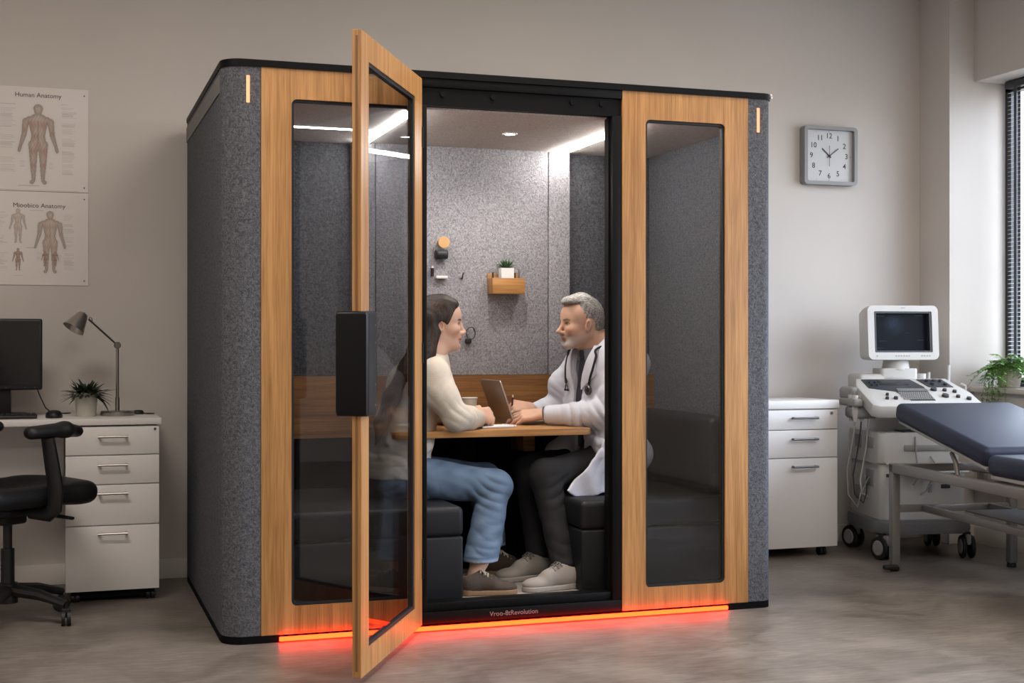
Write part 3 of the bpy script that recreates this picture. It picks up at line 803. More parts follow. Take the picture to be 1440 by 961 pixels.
def draw_b(img, P):
    figure(img, P, -.03, 1.47, .292, (.54, .45, .38), (.42, .29, .23))
    figure(img, P, -.172, 1.608, .16, (.60, .52, .46), (.48, .34, .28))
    figure(img, P, -.172, 1.478, .105, (.44, .33, .26), (.26, .13, .09))
    figure(img, P, -.052, 1.50, .07, (.42, .30, .24), (.26, .12, .09)); figure(img, P, -.008, 1.50, .07, (.42, .30, .24), (.26, .12, .09))
    lines(img, P, .03, .075, 1.742, 9, .0066, .72); lines(img, P, .03, .078, 1.675, 10, .0066, .72); lines(img, P, .03, .075, 1.60, 2, dark=.6); lines(img, P, .03, .078, 1.565, 14, .0066, .68)
    lines(img, P, -.30, -.212, 1.748, 1, dark=.5); lines(img, P, -.30, -.215, 1.735, 10, .0066, .68); lines(img, P, -.30, -.212, 1.64, 7, .0066); lines(img, P, -.30, -.215, 1.56, 13, .0066, .64)
    lines(img, P, -.135, -.09, 1.585, 1, dark=.6); lines(img, P, -.09, -.065, 1.565, 9, .006, .75); lines(img, P, .0, .025, 1.555, 8, .006, .75)
    lines(img, P, -.19, -.13, 1.457, 2, .004, .6); lines(img, P, -.10, .0, 1.452, 1, dark=.5); lines(img, P, -.12, -.04, 1.760, 1, dark=.7)
poster('anatomy_poster', -.315, .141, 1.851, 2.338, 'Human Anatomy', 2.300, -.083, 'upper anatomy poster with one large standing figure above the other poster', draw_a)
poster('anatomy_poster', -.315, .141, 1.410, 1.848, 'Mioobico Anatomy', 1.782, -.078, 'lower anatomy poster with several small figures under the other poster', draw_b)

# ------------------------------------------------------------------ wall clock
t = thing('wall_clock', (4.158, 6.69, 2.2), 'square grey wall clock with rounded corners on the back wall', 'clock')
M_clk = mat('clock_grey', lin(132, 130, 128), .5); M_dial = mat('clock_dial', lin(186, 185, 184), .5)
Mc = plane_M((4.158, 6.69, 2.2), (1, 0, 0), (0, 0, 1))
b = B(); ring(b, rrect(-.172, .172, -.166, .166, .022), rrect(-.152, .152, -.146, .146, .010), 0, .055, Mc); obj('frame', b, M_clk, t, True)
b = B(); prism(b, rrect(-.156, .156, -.150, .150, .012), .002, .030, Mc); di = obj('dial', b, M_dial, t, True)
b = B()
for k in range(12):
    a = math.radians(90-30*(k+1)); r = .114 if k in (2, 5, 8, 11) else .116
    text_bm(b, str(k+1), .042, Mc @ Matrix.Translation((r*math.cos(a)*1.0, r*math.sin(a), .0302)), .0004, bold=.0004)
obj('numerals', b, M_ink, di, True, 0)
b = B()
for k in range(12):
    a = math.radians(30*k); c_, s_ = math.cos(a), math.sin(a); q = .142/max(abs(c_), abs(s_))
    if k % 3 == 0: box(b, -.004, .004, -.0012, .0012, .0302, .0306, M=Mc @ Matrix.Translation((.141*c_, .137*s_, 0)) @ Matrix.Rotation(a, 4, 'Z'))
    else: lathe(b, [(0, .0302), (.0016, .0302), (.0016, .0306), (0, .0306)], n=8, M=Mc @ Matrix.Translation((q*c_*.98, q*s_*.95, 0)))
obj('minute_marks', b, M_ink, di, True, 0)
def hand_(name, ang, L, w, tail, z, m=M_ink):
    b = B(); box(b, -w/2, w/2, -tail, L, z, z+.0012, M=Mc @ Matrix.Rotation(math.radians(-ang), 4, 'Z')); return obj(name, b, m, t, True, 0)
hand_('hour_hand', 312, .062, .006, .015, .033); hand_('minute_hand', 54, .073, .004, .018, .0345); hand_('second_hand', 180, .06, .002, .058, .036)
b = B(); cyl(b, Mc @ Vector((0, 0, .03)), Mc @ Vector((0, 0, .039)), .006, n=16); obj('hub', b, M_ink, t, True)
# ------------------------------------------------------------------ right drawer cabinet
CYF = 6.25
t = thing('drawer_cabinet', (3.6, 6.46, 0), 'white drawer cabinet beside the booth with three long handles', 'cabinet')
b = B(); box(b, 3.24, 3.962, CYF-.006, 6.672, .788, .832, .003); obj('cabinet_top', b, M_white, t, True)
b = B(); box(b, 3.25, 3.954, CYF+.018, 6.668, .055, .788, .002); obj('carcass', b, M_white, t, True)
for k, (za, zb, hz) in enumerate(((.679, .782, .740), (.530, .675, .628), (.052, .526, .482))):
    b = B(); box(b, 3.25, 3.954, CYF, CYF+.017, za, zb, .002); d = obj('drawer', b, M_white, t, True)
    bar_handle(d, 3.748, CYF, hz, .15, M_chrome_d)
    if k == 0:
        b = B(); cyl(b, (3.918, CYF, .763), (3.918, CYF-.004, .763), .008, n=16); obj('lock', b, M_chrome, d, True)
for x in (3.30, 3.885):
    for y in (CYF+.05, 6.6): caster(t, x, y, .024, top=.06)
b = B(); box(b, 3.40, 3.565, 6.42, 6.52, .832, .838, .002); tube(b, [(3.45, 6.45, .842), (3.52, 6.47, .842)], .005, 8)
single('clipboard', b, M_plastic_k, (3.48, 6.47, .832), 'thin dark clipboard lying on the white cabinet beside the booth', 'clipboard')

# ------------------------------------------------------------------ ultrasound machine (local frame, front faces -y)
M_us = mat('medical_white', lin(200, 197, 191), .45, var=.015)
M_us_g = mat('medical_grey', lin(150, 148, 145), .5)
M_us_d = mat('console_dark', lin(52, 54, 58), .45)
M_us_f = mat('platform_grey', lin(112, 111, 112), .55)
ua = math.radians(-12.8)
us = thing('ultrasound_machine', (4.375, 6.235, 0), 'white ultrasound machine on wheels with a dark screen and control panel', 'ultrasound machine', ua)
def upart(n, b, m, p=None, smooth=35): return obj(n, b, m, p or us, smooth=smooth)
# platform
b = B(); prism(b, rrect(-.265, .265, -.27, .24, .07), .135, .205, bev=.018); pl = upart('platform', b, M_us_f)
for x, y in ((-.225, -.235), (.235, -.235), (-.225, .20), (.225, .19)):
    b = B(); M = Matrix.Translation((x, y, 0)) @ Matrix.Rotation(.35 if x < 0 else -.15, 4, 'Z')
    for s in (-1, 1):
        lathe(b, [(0, 0), (.036, 0), (.058, .004), (.062, .012), (.058, .022), (0, .022)], n=28, M=M @ Matrix.Translation((s*.01, 0, .062)) @ Matrix.Rotation(s*PI/2, 4, 'Y'), mi=0)
        lathe(b, [(0, .022), (.040, .022), (.036, .0265), (0, .0265)], n=24, M=M @ Matrix.Translation((s*.01, 0, .062)) @ Matrix.Rotation(s*PI/2, 4, 'Y'), mi=1)
    box(b, -.012, .012, -.05, .045, .075, .13, .01, M=M, mi=1); cyl(b, (0, 0, .08), (0, 0, .14), .02, M=M, mi=0)
    obj('wheel', b, [M_plastic_k, M_us_g], us)
# lower body
b = B(); prism(b, rrect(-.23, .24, -.22, .24, .03), .20, .50, bev=.01)
lb = upart('lower_cabinet', b, M_us)
b = B(); box(b, .0, .19, -.232, -.2, .425, .45, .003); upart('disc_slot', b, M_us_d, lb)
b = B(); box(b, -.2, -.13, -.226, -.2, .43, .448, .003); upart('disc_slot', b, M_us_d, lb)
for x, z, w, h in ((-.16, .385, .03, .05), (.03, .37, .02, .045), (.10, .38, .05, .022), (.16, .40, .04, .03)):
    b = B(); box(b, x, x+w, -.225, -.21, z-h/2, z+h/2, .003); upart('port', b, M_us_d if w > .035 else M_us_g, lb)
b = B(); box(b, -.14, .22, -.30, -.215, .455, .468, .004); upart('shelf_lip', b, M_us, lb)
b = B(); box(b, -.236, -.228, -.13, -.02, .37, .46, .002); upart('side_vent', b, M_us_g, lb)
b = B(); box(b, -.236, -.228, .04, .14, .28, .36, .002); upart('side_vent', b, M_us_g, lb)
# upper body
b = B(); prism(b, rrect(-.245, .20, -.24, .24, .035), .50, .665, bev=.016); ub = upart('upper_cabinet', b, M_us)
b = B(); box(b, -.11, .17, -.246, -.23, .57, .60, .003); upart('front_bezel', b, M_us_g, ub)
b = B(); box(b, -.10, .10, -.215, -.08, .664, .672, .003); upart('printer_slot', b, M_us_d, ub)
b = B(); box(b, -.252, -.24, -.17, -.05, .58, .635, .003); upart('side_panel', b, M_us_g, ub)
b = B(); box(b, -.252, -.24, .02, .10, .57, .64, .003); upart('side_panel', b, M_us_g, ub)
b = B(); tube(b, [(-.05, -.2, .668), (-.05, -.24, .64), (-.05, -.25, .575), (-.05, -.27, .50), (-.04, -.275, .44), (-.06, -.24, .39)], .005, 8); upart('front_cable', b, M_us_g)
b = B(); tube(b, [(.03, -.23, .55), (.05, -.27, .50), (.03, -.27, .42), (.01, -.24, .36), (-.02, -.24, .34)], .004, 8); upart('front_cable', b, M_us_g)
# column
b = B(); prism(b, rrect(-.15, .11, -.08, .17, .03), .66, .83, bev=.005); upart('column', b, M_us)
# control console: sloping slab
Mp = Matrix.Translation((0, -.12, .862)) @ Matrix.Rotation(math.radians(20), 4, 'X') @ Matrix.Diagonal((.94, 1, 1, 1))
b = B(); prism(b, [(-.33, -.20), (-.29, -.225), (.26, -.225), (.31, -.20), (.30, -.05), (.25, .17), (-.29, .17), (-.33, .06)], -.045, .028, M=Mp, bev=.014); cp = upart('control_panel', b, M_us)
b = B(); prism(b, [(-.27, .14), (.02, .14), (.06, .03), (.05, -.155), (-.09, -.155), (-.13, -.03), (-.27, .02)], .0275, .031, M=Mp); upart('key_area', b, M_us_d, cp)
b = B(); prism(b, [(.06, .14), (.21, .14), (.235, .03), (.09, .03)], .0275, .031, M=Mp); kb = upart('key_area', b, M_us_d, cp)
b = B()
for r in range(5):
    for k in range(14):
        x = -.125+k*.0125+(r % 2)*.004; y = -.145+r*.021
        if x < .045: box(b, x, x+.0095, y, y+.015, .03, .0345, .0015, 1, M=Mp)
for r in range(2):
    for k in range(16): box(b, -.115+k*.011, -.107+k*.011, -.03+r*.018, -.018+r*.018, .03, .035, M=Mp)
upart('keys', b, M_us_g, cp, 0)
for x, y, r in ((-.235, .09, .009), (-.205, .09, .009), (-.235, .055, .009), (-.205, .055, .009), (.11, .11, .012), (.15, .11, .012), (.19, .11, .010), (.13, .07, .014), (.20, .06, .012), (.10, -.01, .018), (.16, -.02, .012), (.21, -.04, .012), (.13, -.10, .02), (.20, -.11, .012), (.25, -.14, .014), (-.17, -.13, .012), (-.22, -.13, .010), (-.2, -.08, .009)):
    b = B(); cyl(b, Mp @ Vector((x, y, .028)), Mp @ Vector((x, y, .041)), r, r*.85, 14); upart('knob', b, M_us_d, cp)
b = B(); box(b, -.20, -.02, .085, .12, .0305, .0325, M=Mp); upart('touch_display', b, mat('console_display', lin(34, 37, 42), .2), cp)
b = B(); box(b, -.20, -.02, .06, .075, .0305, .0325, M=Mp); upart('touch_display', b, mat('console_display', lin(34, 37, 42), .2), cp)
# neck
b = B(); box(b, -.25, .05, .03, .23, .86, .968, .02, 3); prism(b, rrect(-.13, .08, .03, .17, .02), .86, .998, bev=.006); cyl(b, (-.02, .10, .99), (-.02, .10, 1.055), .075, .065, 28); cyl(b, (.12, .09, .86), (.12, .09, .968), .028, n=20); upart('monitor_stand', b, M_us)
# monitor with deep housing
Mm = Matrix.Translation((-.015, .06, 1.19)) @ Matrix.Rotation(math.radians(4), 4, 'Z') @ Matrix.Rotation(math.radians(-4), 4, 'X') @ plane_M((0, 0, 0), (1, 0, 0), (0, 0, 1))
b = B(); ring(b, rrect(-.205, .205, -.148, .148, .03), rrect(-.168, .168, -.108, .116, .006), .0, .05, Mm)
t2 = bmesh.new(); loops = []
for s_, z_ in ((1, .0), (.99, -.04), (.93, -.10), (.78, -.16), (.6, -.20)):
    loops.append([t2.verts.new((p[0]*s_*.985, p[1]*s_*.985-.008*(1-s_)*8, z_)) for p in rrect(-.205, .205, -.148, .148, .03)])
for A_, B_ in zip(loops, loops[1:]):
    for k in range(len(A_)): t2.faces.new((A_[k], A_[(k+1) % len(A_)], B_[(k+1) % len(A_)], B_[k]))
t2.faces.new(loops[-1]); t2.faces.new(loops[0][::-1]); join(b, t2, Mm)
mh = upart('monitor_housing', b, M_us, None, 40)
M_scan = mat('scan_screen', lin(10, 13, 18), .4, spec=.08)
nt = M_scan.node_tree; bs = nt.nodes['Principled BSDF']; tc = node(nt, 'ShaderNodeTexCoord')
mp = node(nt, 'ShaderNodeVectorMath', operation='DISTANCE'); mp.inputs[1].default_value = tuple(Mm @ Vector((-.035, .045, .012)))
nt.links.new(tc.outputs['Object'], mp.inputs[0])
r_ = node(nt, 'ShaderNodeMapRange'); r_.inputs['From Max'].default_value = .07; r_.inputs['To Min'].default_value = 1; r_.inputs['To Max'].default_value = 0
nt.links.new(mp.outputs['Value'], r_.inputs['Value'])
n_ = node(nt, 'ShaderNodeTexNoise'); n_.inputs['Scale'].default_value = 30; nt.links.new(tc.outputs['Object'], n_.inputs['Vector'])
m_ = node(nt, 'ShaderNodeMath', operation='MULTIPLY'); nt.links.new(r_.outputs[0], m_.inputs[0]); nt.links.new(n_.outputs['Fac'], m_.inputs[1])
bs.inputs['Emission Color'].default_value = lin(120, 150, 190)
ml = node(nt, 'ShaderNodeMath', operation='MULTIPLY_ADD'); ml.inputs[1].default_value = .16; ml.inputs[2].default_value = .008; nt.links.new(m_.outputs[0], ml.inputs[0]); nt.links.new(ml.outputs[0], bs.inputs['Emission Strength'])
b = B(); prism(b, rrect(-.17, .17, -.112, .118, .006), .0, .012, Mm); sc_ = upart('screen', b, M_scan, mh)
b = B(); ring(b, rrect(-.17, .17, -.110, .118, .007), rrect(-.155, .155, -.098, .106, .004), .012, .046, Mm); upart('screen_bezel', b, M_us_d, mh)
b = B()
for x0, x1, y in ((-.145, -.09, .092), (.09, .13, .095), (-.125, -.08, -.045), (-.14, -.10, -.083), (.10, .135, -.04), (.03, .05, .0)): box(b, x0, x1, y, y+.003, .0118, .0128, M=Mm)
upart('screen_text', b, emis('screen_text_glow', (.35, .42, .5, 1), .12), mh, 0)
for x in (-.16, -.05, -.035, -.02, -.005, .01, .025, .10, .115, .13, .145):
    b = B(); box(b, x, x+.008, -.130, -.124, .0495, .0515, M=Mm); upart('monitor_button', b, M_us_g, mh, 0)
b = B(); box(b, -.01, .012, .133, .137, .0495, .0512, M=Mm); upart('badge', b, M_us_g, mh, 0)
# probe holder with cables on the left side, small probes on the right
b = B(); box(b, -.365, -.315, -.20, .04, .80, .84, .012, 3); box(b, -.36, -.22, -.17, -.03, .735, .80, .02, 3); box(b, -.345, -.27, -.10, .10, .83, .90, .02, 3); ph = upart('probe_holder', b, M_us_g)
for x, y in ((-.345, -.16), (-.34, -.08), (-.30, -.13)):
    b = B(); tube(b, [(x, y, .86), (x, y, .77), (x, y, .72)], [.015, .017, .010], 12); upart('probe', b, M_us)
for k, (x, y) in enumerate(((-.345, -.16), (-.30, -.13), (-.25, -.10))):
    b = B(); tube(b, [(x, y, .74), (x-.005, y, .68), (x-.02+.005*k, y+.01, .58), (x-.035, y+.03, .46-.03*k), (x-.02, y+.05, .33), (x+.03, y+.05, .26+.02*k), (x+.05, y+.06, .33), (-.24, y+.08, .42)], .0042, 8)
    upart('probe_cable', b, [M_us_g, M_us_d, M_us][k])
for x, y, z, L in ((.17, .10, .90, .075), (.262, .05, .88, .135)):
    b = B(); tube(b, [(x, y, z), (x, y, z+L)], .008, 10); upart('gel_rod', b, M_us)
b = B(); tube(b, [(.31, .03, .83), (.345, .02, .86), (.345, .02, .90), (.335, .05, .91)], .008, 10); upart('side_grip', b, M_us)

# ------------------------------------------------------------------ examination bed (local frame: long axis -y)
M_vinyl = mat('navy_vinyl', lin(33, 39, 57), .5, spec=.3, bump=.05, bscale=60)
M_steel = mat('grey_steel_tube', lin(138, 134, 130), .42, metal=.55)
bed = thing('examination_bed', (3.961, 5.743, 0), 'navy blue padded examination bed with raised head end on a grey steel frame', 'bed', math.radians(-8.5))
def bp(n, b, m, p=None, smooth=35): return obj(n, b, m, p or bed, smooth=smooth)
LB, WB, sq = -1.75, .637, .021
for x in (0, WB):
    for y in (0, LB):
        b = B(); box(b, x-sq, x+sq, y-sq, y+sq, .022, .535, .004); lg = bp('leg', b, M_steel)
        b = B(); lathe(b, [(0, 0), (.02, 0), (.024, .004), (.022, .024), (0, .024)], (x, y, 0), 20); bp('rubber_foot', b, M_plastic_k, lg)
b = B()
for x in (0, WB): box(b, x-sq, x+sq, LB-sq, sq, .490, .536, .004)
for y in (0, LB, -.87): box(b, sq, WB-sq, y-sq, y+sq, .495, .534, .004)
bp('top_frame', b, M_steel)
b = B()
for x in (.155, WB-.12): box(b, x-.016, x+.016, LB, 0, .295, .328, .003)
for y in (0, LB): box(b, 0, WB, y-.016, y+.016, .293, .328, .003)
bp('lower_frame', b, M_steel)
b = B(); box(b, .19, WB-.10, -1.5, -.35, .334, .342, .002); bp('lower_shelf', b, mat('shelf_dark', lin(80, 76, 74), .5))
b = B(); box(b, -.075, .0, -.05, -.015, .012, .036, .008); bp('pedal', b, M_plastic_k)
# mattress pads and boards
hy, hz_, ty, tz = -.855, .590, .02, .755
ang = math.atan2(tz-hz_, ty-hy); Lp = math.hypot(ty-hy, tz-hz_)
Mh = Matrix.Translation((.318, hy, hz_)) @ Matrix.Rotation(ang, 4, 'X')
b = B(); box(b, -.315, .315, .008, Lp, 0, .088, .03, 5, M=Mh); bp('head_pad', b, M_vinyl, smooth=50)
b = B(); box(b, -.30, .30, .012, Lp-.03, -.013, .001, .003, M=Mh); box(b, -.26, -.235, .03, Lp-.05, -.03, -.012, M=Mh); box(b, .235, .26, .03, Lp-.05, -.03, -.012, M=Mh); bp('head_board', b, M_us_g)
b = B(); box(b, .003, .633, LB+.01, hy-.008, .562, .652, .03, 5); bp('body_pad', b, M_vinyl, smooth=50)
b = B(); box(b, .02, .615, LB+.03, hy-.02, .545, .562, .003); bp('bed_board', b, M_us_g)
for x in (.06, WB-.06):
    b = B(); tube(b, [(x, -.52, .515), (x, -.50, .58), (x, -.46, .625)], .011, 10); bp('tilt_strut', b, M_steel)
b = B(); tube(b, [(.12, hy-.005, .555), (WB-.12, hy-.005, .555)], .010, 10); bp('hinge_bar', b, M_steel)

# ------------------------------------------------------------------ window sill fern
t = thing('potted_fern', (5.03, 6.21, .888), 'leafy green trailing fern in a beige pot on the window sill', 'plant')
b = B(); lathe(b, [(0, 0), (.055, 0), (.057, .004), (.073, .112), (.074, .116), (.068, .116), (.063, .10), (0, .10)], (5.03, 6.21, .888), 36); p = obj('pot', b, mat('beige_pot', lin(196, 184, 170), .65, var=.06, vscale=20), t, True)
b = B(); lathe(b, [(0, .102), (.064, .102)], (5.03, 6.21, .888), 20); obj('soil', b, M_soil, p, True)
b = B()
for k in range(130):
    az = random.uniform(0, 2*PI); L = random.uniform(.12, .24); rise = random.uniform(.3, 1.35); dr = random.uniform(.45, 1.1)
    q = random.uniform(.0, .045); base = Vector((5.03+q*math.cos(az), 6.21+q*math.sin(az), .99))
    d = Vector((math.cos(az), math.sin(az), 0)); s = Vector((-math.sin(az), math.cos(az), 0))
    if math.cos(az) > .3 and L > .15: L *= .55
    if math.sin(az) > .3: L *= .62
    pts = []
    for i in range(11):
        u = i/10; pts.append(base+d*(L*(u*math.cos(rise)+.15*u*u))+Vector((0, 0, L*(u*math.sin(rise)-dr*u*u))))
    tube(b, pts, .0012, 4)
    for i in range(2, 11):
        for sg in (-1, 1):
            leaf_strip(b, pts[i], az+sg*random.uniform(.7, 1.3), random.uniform(.024, .042)*(1.15-.05*i), .0135, random.uniform(-.3, .5), .3, 3)
for k in range(12):
    az = random.uniform(2.5, 4.6); base = Vector((4.965+random.uniform(-.03, .0), 6.21+random.uniform(-.09, .06), .985))
    pts = [base+Vector((math.cos(az)*.05*u**.5-.012, math.sin(az)*.04*u**.5, -.17*u*random.uniform(.85, 1)-.02*u)) for u in np.linspace(0, random.uniform(.6, 1.15), 9)]
    tube(b, pts, .0012, 4)
    for i in range(1, 9):
        for sg in (-1, 1): leaf_strip(b, pts[i], random.uniform(0, 6.28), random.uniform(.015, .028), .009, random.uniform(-.6, .2), .3, 3)
obj('foliage', b, M_leaf_f, t, True, smooth=0)

# radiator pipes and cable behind the bed along the window wall
b = B()
for z in (.42, .36):
    tube(b, [(4.90, 6.36, z), (4.90, 5.0, z)], .010, 10)
for y in (6.3, 5.4): box(b, 4.893, 4.949, y-.01, y+.01, .345, .435)
single('heating_pipe', b, mat('pipe_grey', lin(140, 132, 126), .5), (4.90, 5.7, .39), 'pair of thin grey heating pipes along the wall below the window', 'pipe')
t = thing('radiator', (4.90, 5.3, .45), 'white flat radiator panel on the wall below the window behind the bed', 'radiator')
b = B(); box(b, 4.865, 4.925, 4.6, 6.02, .48, .64, .008); obj('panel', b, M_us, t, True)
for y in (4.9, 5.75):
    b = B(); box(b, 4.925, 4.949, y, y+.05, .5, .6); obj('bracket', b, M_us_g, t, True)

# ------------------------------------------------------------------ things on the booth's rear wall
YR = 6.149
t = thing('coat_hook', (1.722, YR, 1.58), 'round wooden wall peg on the grey felt wall', 'hook')
b = B(); cyl(b, (1.727, YR, 1.612), (1.727, YR-.045, 1.612), .020, n=24); obj('peg', b, M_oak, t, True)
b = B(); lathe(b, [(0, 0), (.026, 0), (.028, .003), (.028, .010), (.026, .012), (0, .012)], n=32, M=plane_M((1.727, YR-.040, 1.612), (1, 0, 0), (0, 0, 1))); obj('disc', b, mat('pale_oak', lin(205, 160, 108), .5), t, True, label='pale wooden disc')
t = thing('wall_charger', (1.722, YR, 1.56), 'black charging block mounted under the round wooden peg', 'charger')
b = B(); box(b, 1.690, 1.752, YR-.045, YR, 1.535, 1.578, .010, 3); obj('body', b, M_plastic_k, t, True)
b = B(); box(b, 1.698, 1.744, YR-.050, YR-.04, 1.550, 1.568, .004); obj('clip', b, M_us_d, t, True)
t = thing('marker_pen', (1.680, YR-.012, 1.455), 'short black marker standing upright at the left end of the white tray', 'marker')
b = B(); cyl(b, (1.680, YR-.014, 1.452), (1.680, YR-.014, 1.492), .0085, n=14); obj('barrel', b, M_plastic_k, t, True)
b = B(); cyl(b, (1.680, YR-.014, 1.492), (1.680, YR-.014, 1.502), .0065, .004, 14); obj('tip', b, M_white, t, True)
b = B(); box(b, 1.697, 1.752, YR-.026, YR, 1.443, 1.450, .002); box(b, 1.697, 1.752, YR-.028, YR-.024, 1.443, 1.456, .001)
single('white_tray', b, M_white, (1.725, YR, 1.446), 'small white tray ledge on the felt wall below the peg', 'tray')
t = thing('small_hook', (1.828, YR, 1.455), 'tiny black hook on the felt wall right of the white tray', 'hook')
b = B(); tube(b, [(1.826, YR, 1.447), (1.826, YR-.02, 1.446), (1.828, YR-.022, 1.462), (1.834, YR-.016, 1.472)], .0035, 8); obj('arm', b, M_plastic_k, t, True)
b = B(); box(b, 1.64, 1.652, YR-.02, YR, 1.40, 1.46, .003); single('wall_switch', b, M_plastic_k, (1.646, YR, 1.43), 'narrow black switch on the felt wall beside the door edge', 'switch')
# headset ring behind the woman's face
t = thing('wall_cable_clip', (1.86, YR, 1.18), 'round grey clip with a dark mount on the felt wall behind her face', 'clip')
b = B(); tube(b, [(1.868+.022*math.cos(a), YR-.02, 1.185+.03*math.sin(a)) for a in np.linspace(0, 2*PI, 24, endpoint=False)], .003, 8, closed=True); obj('loop', b, M_chrome_d, t, True)
b = B(); box(b, 1.845, 1.872, YR-.024, YR, 1.135, 1.16, .005); obj('mount', b, M_plastic_k, t, True)
# box shelf
t = thing('wall_caddy', (2.042, 6.10, 1.372), 'open oak box shelf fixed to the felt wall holding a small plant', 'shelf')
sx0, sx1, sy0, sy1, sz0, sz1 = 1.956, 2.118, 6.06, YR, 1.372, 1.447
b = B(); box(b, sx0, sx1, sy0, sy0+.010, sz0, sz1, .001); obj('front_board', b, M_oak_x, t, True)
b = B(); box(b, sx0, sx1, sy1-.010, sy1, sz0, sz1+.024, .001); obj('back_board', b, M_oak_x, t, True)
for x in (sx0, sx1-.010):
    b = B(); box(b, x, x+.010, sy0+.010, sy1-.010, sz0, sz1, .001); obj('end_board', b, M_oak, t, True)
b = B(); box(b, sx0+.01, sx1-.01, sy0+.01, sy1-.01, sz0, sz0+.010); obj('bottom_board', b, M_oak_x, t, True)
t = thing('small_succulent', (2.036, 6.10, 1.388), 'small spiky green succulent in a square white pot on the box shelf', 'plant')
b = B(); Mq = Matrix.Translation((2.036, 6.10, 0)); prism(b, rrect(-.032, .032, -.027, .027, .004), 1.384, 1.496, Mq, bev=.002); p = obj('pot', b, mat('white_pot', lin(225, 223, 220), .5), t, True)
b = B(); prism(b, rrect(-.027, .027, -.022, .022, .003), 1.494, 1.4975, Mq); obj('soil', b, M_soil, p, True)
b = B()
for k in range(46):
    az = random.uniform(0, 2*PI); leaf_strip(b, (2.036+.010*math.cos(az), 6.10+.010*math.sin(az), 1.494), az, random.uniform(.035, .055), .009, random.uniform(.45, 1.5), .05, 4)
obj('foliage', b, M_leaf, t, True, smooth=0)
for x, z, m, lab in ((1.972, 1.475, M_plastic_k, 'black pen standing left of the white pot in the box shelf'), (2.084, 1.475, mat('dark_red_pen', lin(60, 34, 30), .5), 'dark stubby pen standing just right of the white pot'), (2.098, 1.492, M_chrome, 'tall grey pen leaning at the right end of the box shelf')):
    b = B(); tube(b, [(x, 6.10, sz0+.012), (x+(.006 if m is M_chrome else 0), 6.11, z)], .0042, 10); q = single('pen', b, m, (x, 6.10, sz0+.01), lab, 'pen')
# ------------------------------------------------------------------ table-top things
TZ = .765
lap = thing('laptop', (1.967, 5.94, TZ), 'open grey laptop on the oak table, its lid turned to the left', 'laptop')
M_alu = mat('laptop_metal', lin(168, 160, 152), .38, metal=.7)
b = B(); Ml = Matrix.Translation((1.967, 5.94, TZ)); prism(b, rrect(0, .205, -.15, .15, .012), .003, .015, Ml, bev=.003); bs_ = obj('laptop_base', b, M_alu, lap, True)
b = B(); box(b, .025, .12, -.13, .13, .0148, .0156, M=Ml)
obj('keyboard_deck', b, M_us_d, bs_, True)
b = B()
for r in range(5):
    for k in range(13): box(b, .029+r*.018, .044+r*.018, -.127+k*.0196, -.110+k*.0196, .0155, .0172, M=Ml)
obj('keys', b, M_plastic_k, bs_, True, 0)
Mlid = Ml @ Matrix.Translation((.002, 0, .015)) @ Matrix.Rotation(math.radians(-19), 4, 'Y')
b = B(); prism(b, [(p[1], p[0]) for p in rrect(-.15, .15, 0, .198, .012)], -.003, .003, Mlid @ Matrix(((0, 0, 1, 0), (0, 1, 0, 0), (1, 0, 0, 0), (0, 0, 0, 1))), bev=.001); ld = obj('lid', b, M_alu, lap, True)
b = B(); box(b, .0031, .0036, -.143, .143, .008, .19, M=Mlid); obj('screen', b, M_screen, ld, True)
b = B(); cyl(b, Mlid @ Vector((-.0032, 0, .1)), Mlid @ Vector((-.0028, 0, .1)), .006, n=16); obj('lid_mark', b, M_us_g, ld, True)
t = thing('paper_cup', (1.824, 6.0, TZ), 'white paper cup on the table behind the laptop lid', 'cup')
b = B(); lathe(b, [(0, 0), (.026, 0), (.027, .003), (.0345, .112), (.0365, .114), (.0365, .117), (.033, .117), (.026, .02), (0, .02)], (1.824, 6.0, TZ), 32); obj('body', b, mat('paper_white', lin(208, 202, 196), .7), t, True)
b = B(); tube(b, [(1.824+.0355*math.cos(a), 6.0+.0355*math.sin(a), TZ+.117) for a in np.linspace(0, 2*PI, 32, endpoint=False)], .0022, 8, closed=True); obj('rim', b, mat('rim_white', lin(228, 224, 218), .6), t, True)
t = thing('notepad', (1.80, 5.66, TZ), 'thin white notepad under the clasped hands of the person in the cream sweater', 'notepad')
Mn = Matrix.Translation((1.815, 5.66, TZ)) @ Matrix.Rotation(math.radians(12), 4, 'Z')
b = B(); box(b, -.075, .085, -.065, .065, .0, .004, .001, M=Mn); obj('cover', b, M_us_g, t, True)
b = B(); box(b, -.073, .083, -.063, .063, .004, .008, M=Mn); obj('pages', b, mat('page_white', lin(232, 230, 228), .7), t, True)
b = B(); tube(b, [(1.925, 5.63, TZ+.006), (1.90, 5.74, TZ+.006)], .0045, 10); single('white_pen', b, M_white, (1.91, 5.68, TZ), 'slim white pen lying on the table between notepad and laptop', 'pen')
# ------------------------------------------------------------------ people
def mix(cols, m, c):
    m = np.clip(m, 0, 1)[:, None]; return cols*(1-m)+np.array(c[:3])*m
def sm(a, b, x):
    t = np.clip((x-a)/(b-a), 0, 1); return t*t*(3-2*t)

